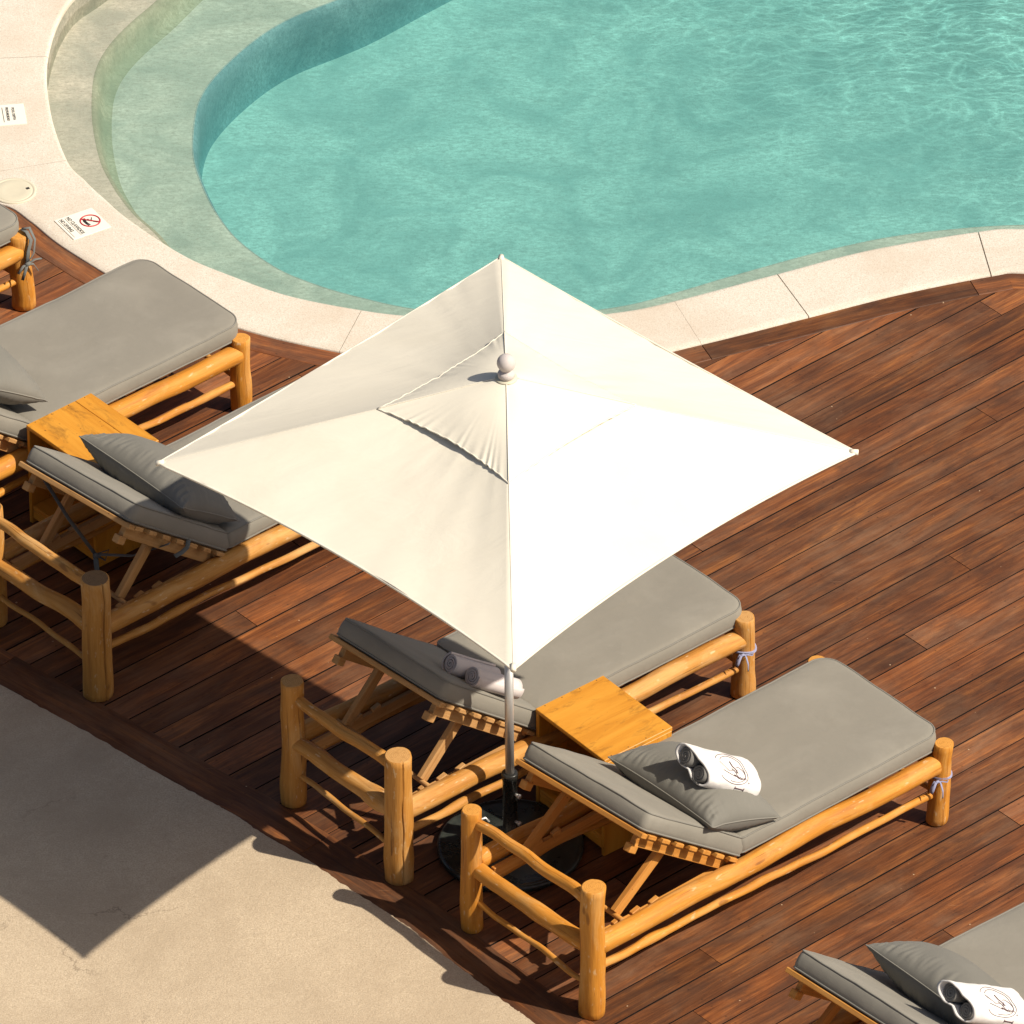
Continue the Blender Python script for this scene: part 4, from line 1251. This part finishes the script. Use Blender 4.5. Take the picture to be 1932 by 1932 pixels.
    m = MB(); lathe(m, [(.046, .048), (.040, .060), (.0305, .066), (.0305, .365), (.0335, .366), (.0335, .395), (.0315, .398), (.020, .398)], 32)
    sl = m.build('sleeve', M['black_metal'], root)
    for z in (.30, .16):
        m = MB(); tube(m, [Vector((.022, -.022, z)), Vector((.034, -.034, z))], .007, 10); tube(m, [Vector((.034, -.034, z)), Vector((.042, -.042, z))], .010, 10)
        m.build('bolt', M['steel'], sl)
    m = MB()
    lathe(m, [(.292, 0.0), (.300, .004), (.302, .018), (.298, .028), (.288, .033), (.278, .030), (.268, .031), (.15, .045), (.075, .052), (.06, .056), (.04, .057)], 72)
    m.build('base', M['base_black'], root)
    m = MB(); tube(m, [Vector((-.14, .09, .047)), Vector((-.155, .10, .062)), Vector((-.10, .125, .066)), Vector((-.085, .118, .050))], .006, 8)
    m.build('handle', M['steel'], root)
parasol()

# ------------------------------------------------------------------ signs and lid set in the coping
def text_mesh(name, body, size, mat, parent, loc, rz, extrude=.0006, sx=1.0):
    cu = bpy.data.curves.new(name, 'FONT'); cu.body = body; cu.size = size; cu.extrude = extrude
    cu.align_x = 'LEFT'; cu.offset = size * .012
    tmp = bpy.data.objects.new(name, cu); col.objects.link(tmp)
    dg = bpy.context.evaluated_depsgraph_get()
    me = bpy.data.meshes.new_from_object(tmp.evaluated_get(dg))
    bpy.data.objects.remove(tmp); bpy.data.curves.remove(cu)
    o = bpy.data.objects.new(name, me); col.objects.link(o)
    me.materials.clear(); me.materials.append(mat)
    o.parent = parent; o.location = loc; o.rotation_euler = (0, 0, rz); o.scale = (sx, 1, 1)
    return o
def sign_no_diving():
    L_, T_, B_ = G(104, 419, ZC), G(171, 391, ZC), G(141, 455, ZC)
    up = T_ - L_; rd = B_ - L_; h = up.length; w_ = rd.length
    yaw = math.atan2(rd.y, rd.x)             # reading direction
    c = L_ + up / 2 + rd / 2
    root = thing('pool_sign', 'white tile with red ring reading NO CLAVADOS NO DIVING set in the coping', 'sign', (c.x, c.y, ZC), yaw, None)
    m = MB(); plank(m, (0, 0, .001), (1, 0, 0), (0, 1, 0), (0, 0, 1), w_, h, .005, 1, bev=.0015); m.build('tile', M['white_tile'], root)
    z = .0042
    text_mesh('lettering', 'NO CLAVADOS', .0235, M['ink'], root, (-w_ * .44, -h * .22, z), 0, sx=.88)
    text_mesh('lettering', 'NO DIVING', .0235, M['ink'], root, (-w_ * .44, -h * .40, z), 0, sx=.88)
    m = MB()
    for yy in (-h * .255, -h * .435): plank(m, (-w_ * .0, yy, z), (1, 0, 0), (0, 1, 0), (0, 0, 1), w_ * .86, .0011, .001, 2, bev=.0002)
    m.build('rule', M['ink'], root)
    # ring with bar over a diver and water
    cy = h * .20; R = .044
    m = MB(); tube(m, [Vector((math.cos(t) * R, cy + math.sin(t) * R, z)) for t in [2 * PI * i / 40 for i in range(40)]], 0, 6, True, 0, (.0034, .0034))
    m.build('ring', M['red'], root)
    m = MB(); plank(m, (0, cy, z + .003), (1, 1, 0), (-1, 1, 0), (0, 0, 1), R * 1.9, .005, .002, 2, bev=.0004); m.build('bar', M['red'], root)
    m = MB()
    tube(m, [Vector((-.030, cy - .016, z)), Vector((-.010, cy - .023, z)), Vector((.012, cy - .022, z)), Vector((.028, cy - .018, z))], 0, 8, False, 0, (.007, .0012))
    tube(m, [Vector((-.020, cy + .018, z)), Vector((-.004, cy + .008, z)), Vector((.012, cy + .010, z)), Vector((.026, cy + .022, z))], 0, 8, False, 0, (.0022, .0012))
    tube(m, [Vector((-.004, cy + .008, z)), Vector((-.012, cy - .006, z))], 0, 8, False, 0, (.0018, .0012))
    lathe(m, [(.005, 0), (.005, .001)], 12, 0, (-.014, cy - .004, z))
    m.build('pictogram', M['ink'], root)
sign_no_diving()
def sign_depth():
    T_, B_ = G(44, 196, ZC), G(51, 234, ZC)
    rd = B_ - T_; h = rd.length; yaw = math.atan2(rd.y, rd.x); w_ = .19
    lf = Vector((math.sin(yaw), -math.cos(yaw), 0))      # down the text = to the left
    c = T_ + rd / 2 + lf * w_ / 2
    root = thing('pool_sign', 'white tile reading POOL DEPTH PROFUNDIDAD set in the coping at the left edge', 'sign', (c.x, c.y, ZC), yaw, None)
    m = MB(); plank(m, (0, 0, .001), (1, 0, 0), (0, 1, 0), (0, 0, 1), h, w_, .005, 4, bev=.0015); m.build('tile', M['white_tile'], root)
    z = .0042
    text_mesh('lettering', 'POOL DEPTH', .0175, M['ink'], root, (-h * .33, w_ / 2 - .058, z), 0, sx=.95)
    text_mesh('lettering', 'PROFUNDIDAD', .0175, M['ink'], root, (-h * .36, w_ / 2 - .085, z), 0, sx=.88)
    m = MB(); plank(m, (0, w_ / 2 - .100, z), (1, 0, 0), (0, 1, 0), (0, 0, 1), h * .72, .0025, .001, 2, bev=.0003); m.build('rule', M['ink'], root)
sign_depth()
def lid():
    c = G(26, 361, ZC)
    root = thing('skimmer_lid', 'round cream access lid set in the coping by the left edge', 'lid', (c.x, c.y, ZC), 0, None)
    m = MB(); lathe(m, [(.100, -.002), (.101, .003), (.098, .006), (.090, .0055), (.087, .0035), (.085, .0035)], 56, 0); m.build('rim', M['lid'], root)
    m = MB(); lathe(m, [(.0835, -.001), (.083, .0042), (.080, .0050), (.05, .0053), (.045, .0047), (.02, .0050)], 56, 0); m.build('cover', M['lid'], root)
    m = MB(); plank(m, (.062, .016, .0055), (1, .6, 0), (-.6, 1, 0), (0, 0, 1), .016, .014, .003, 1, bev=.0008); m.build('finger_hole', M['dark'], root)
lid()
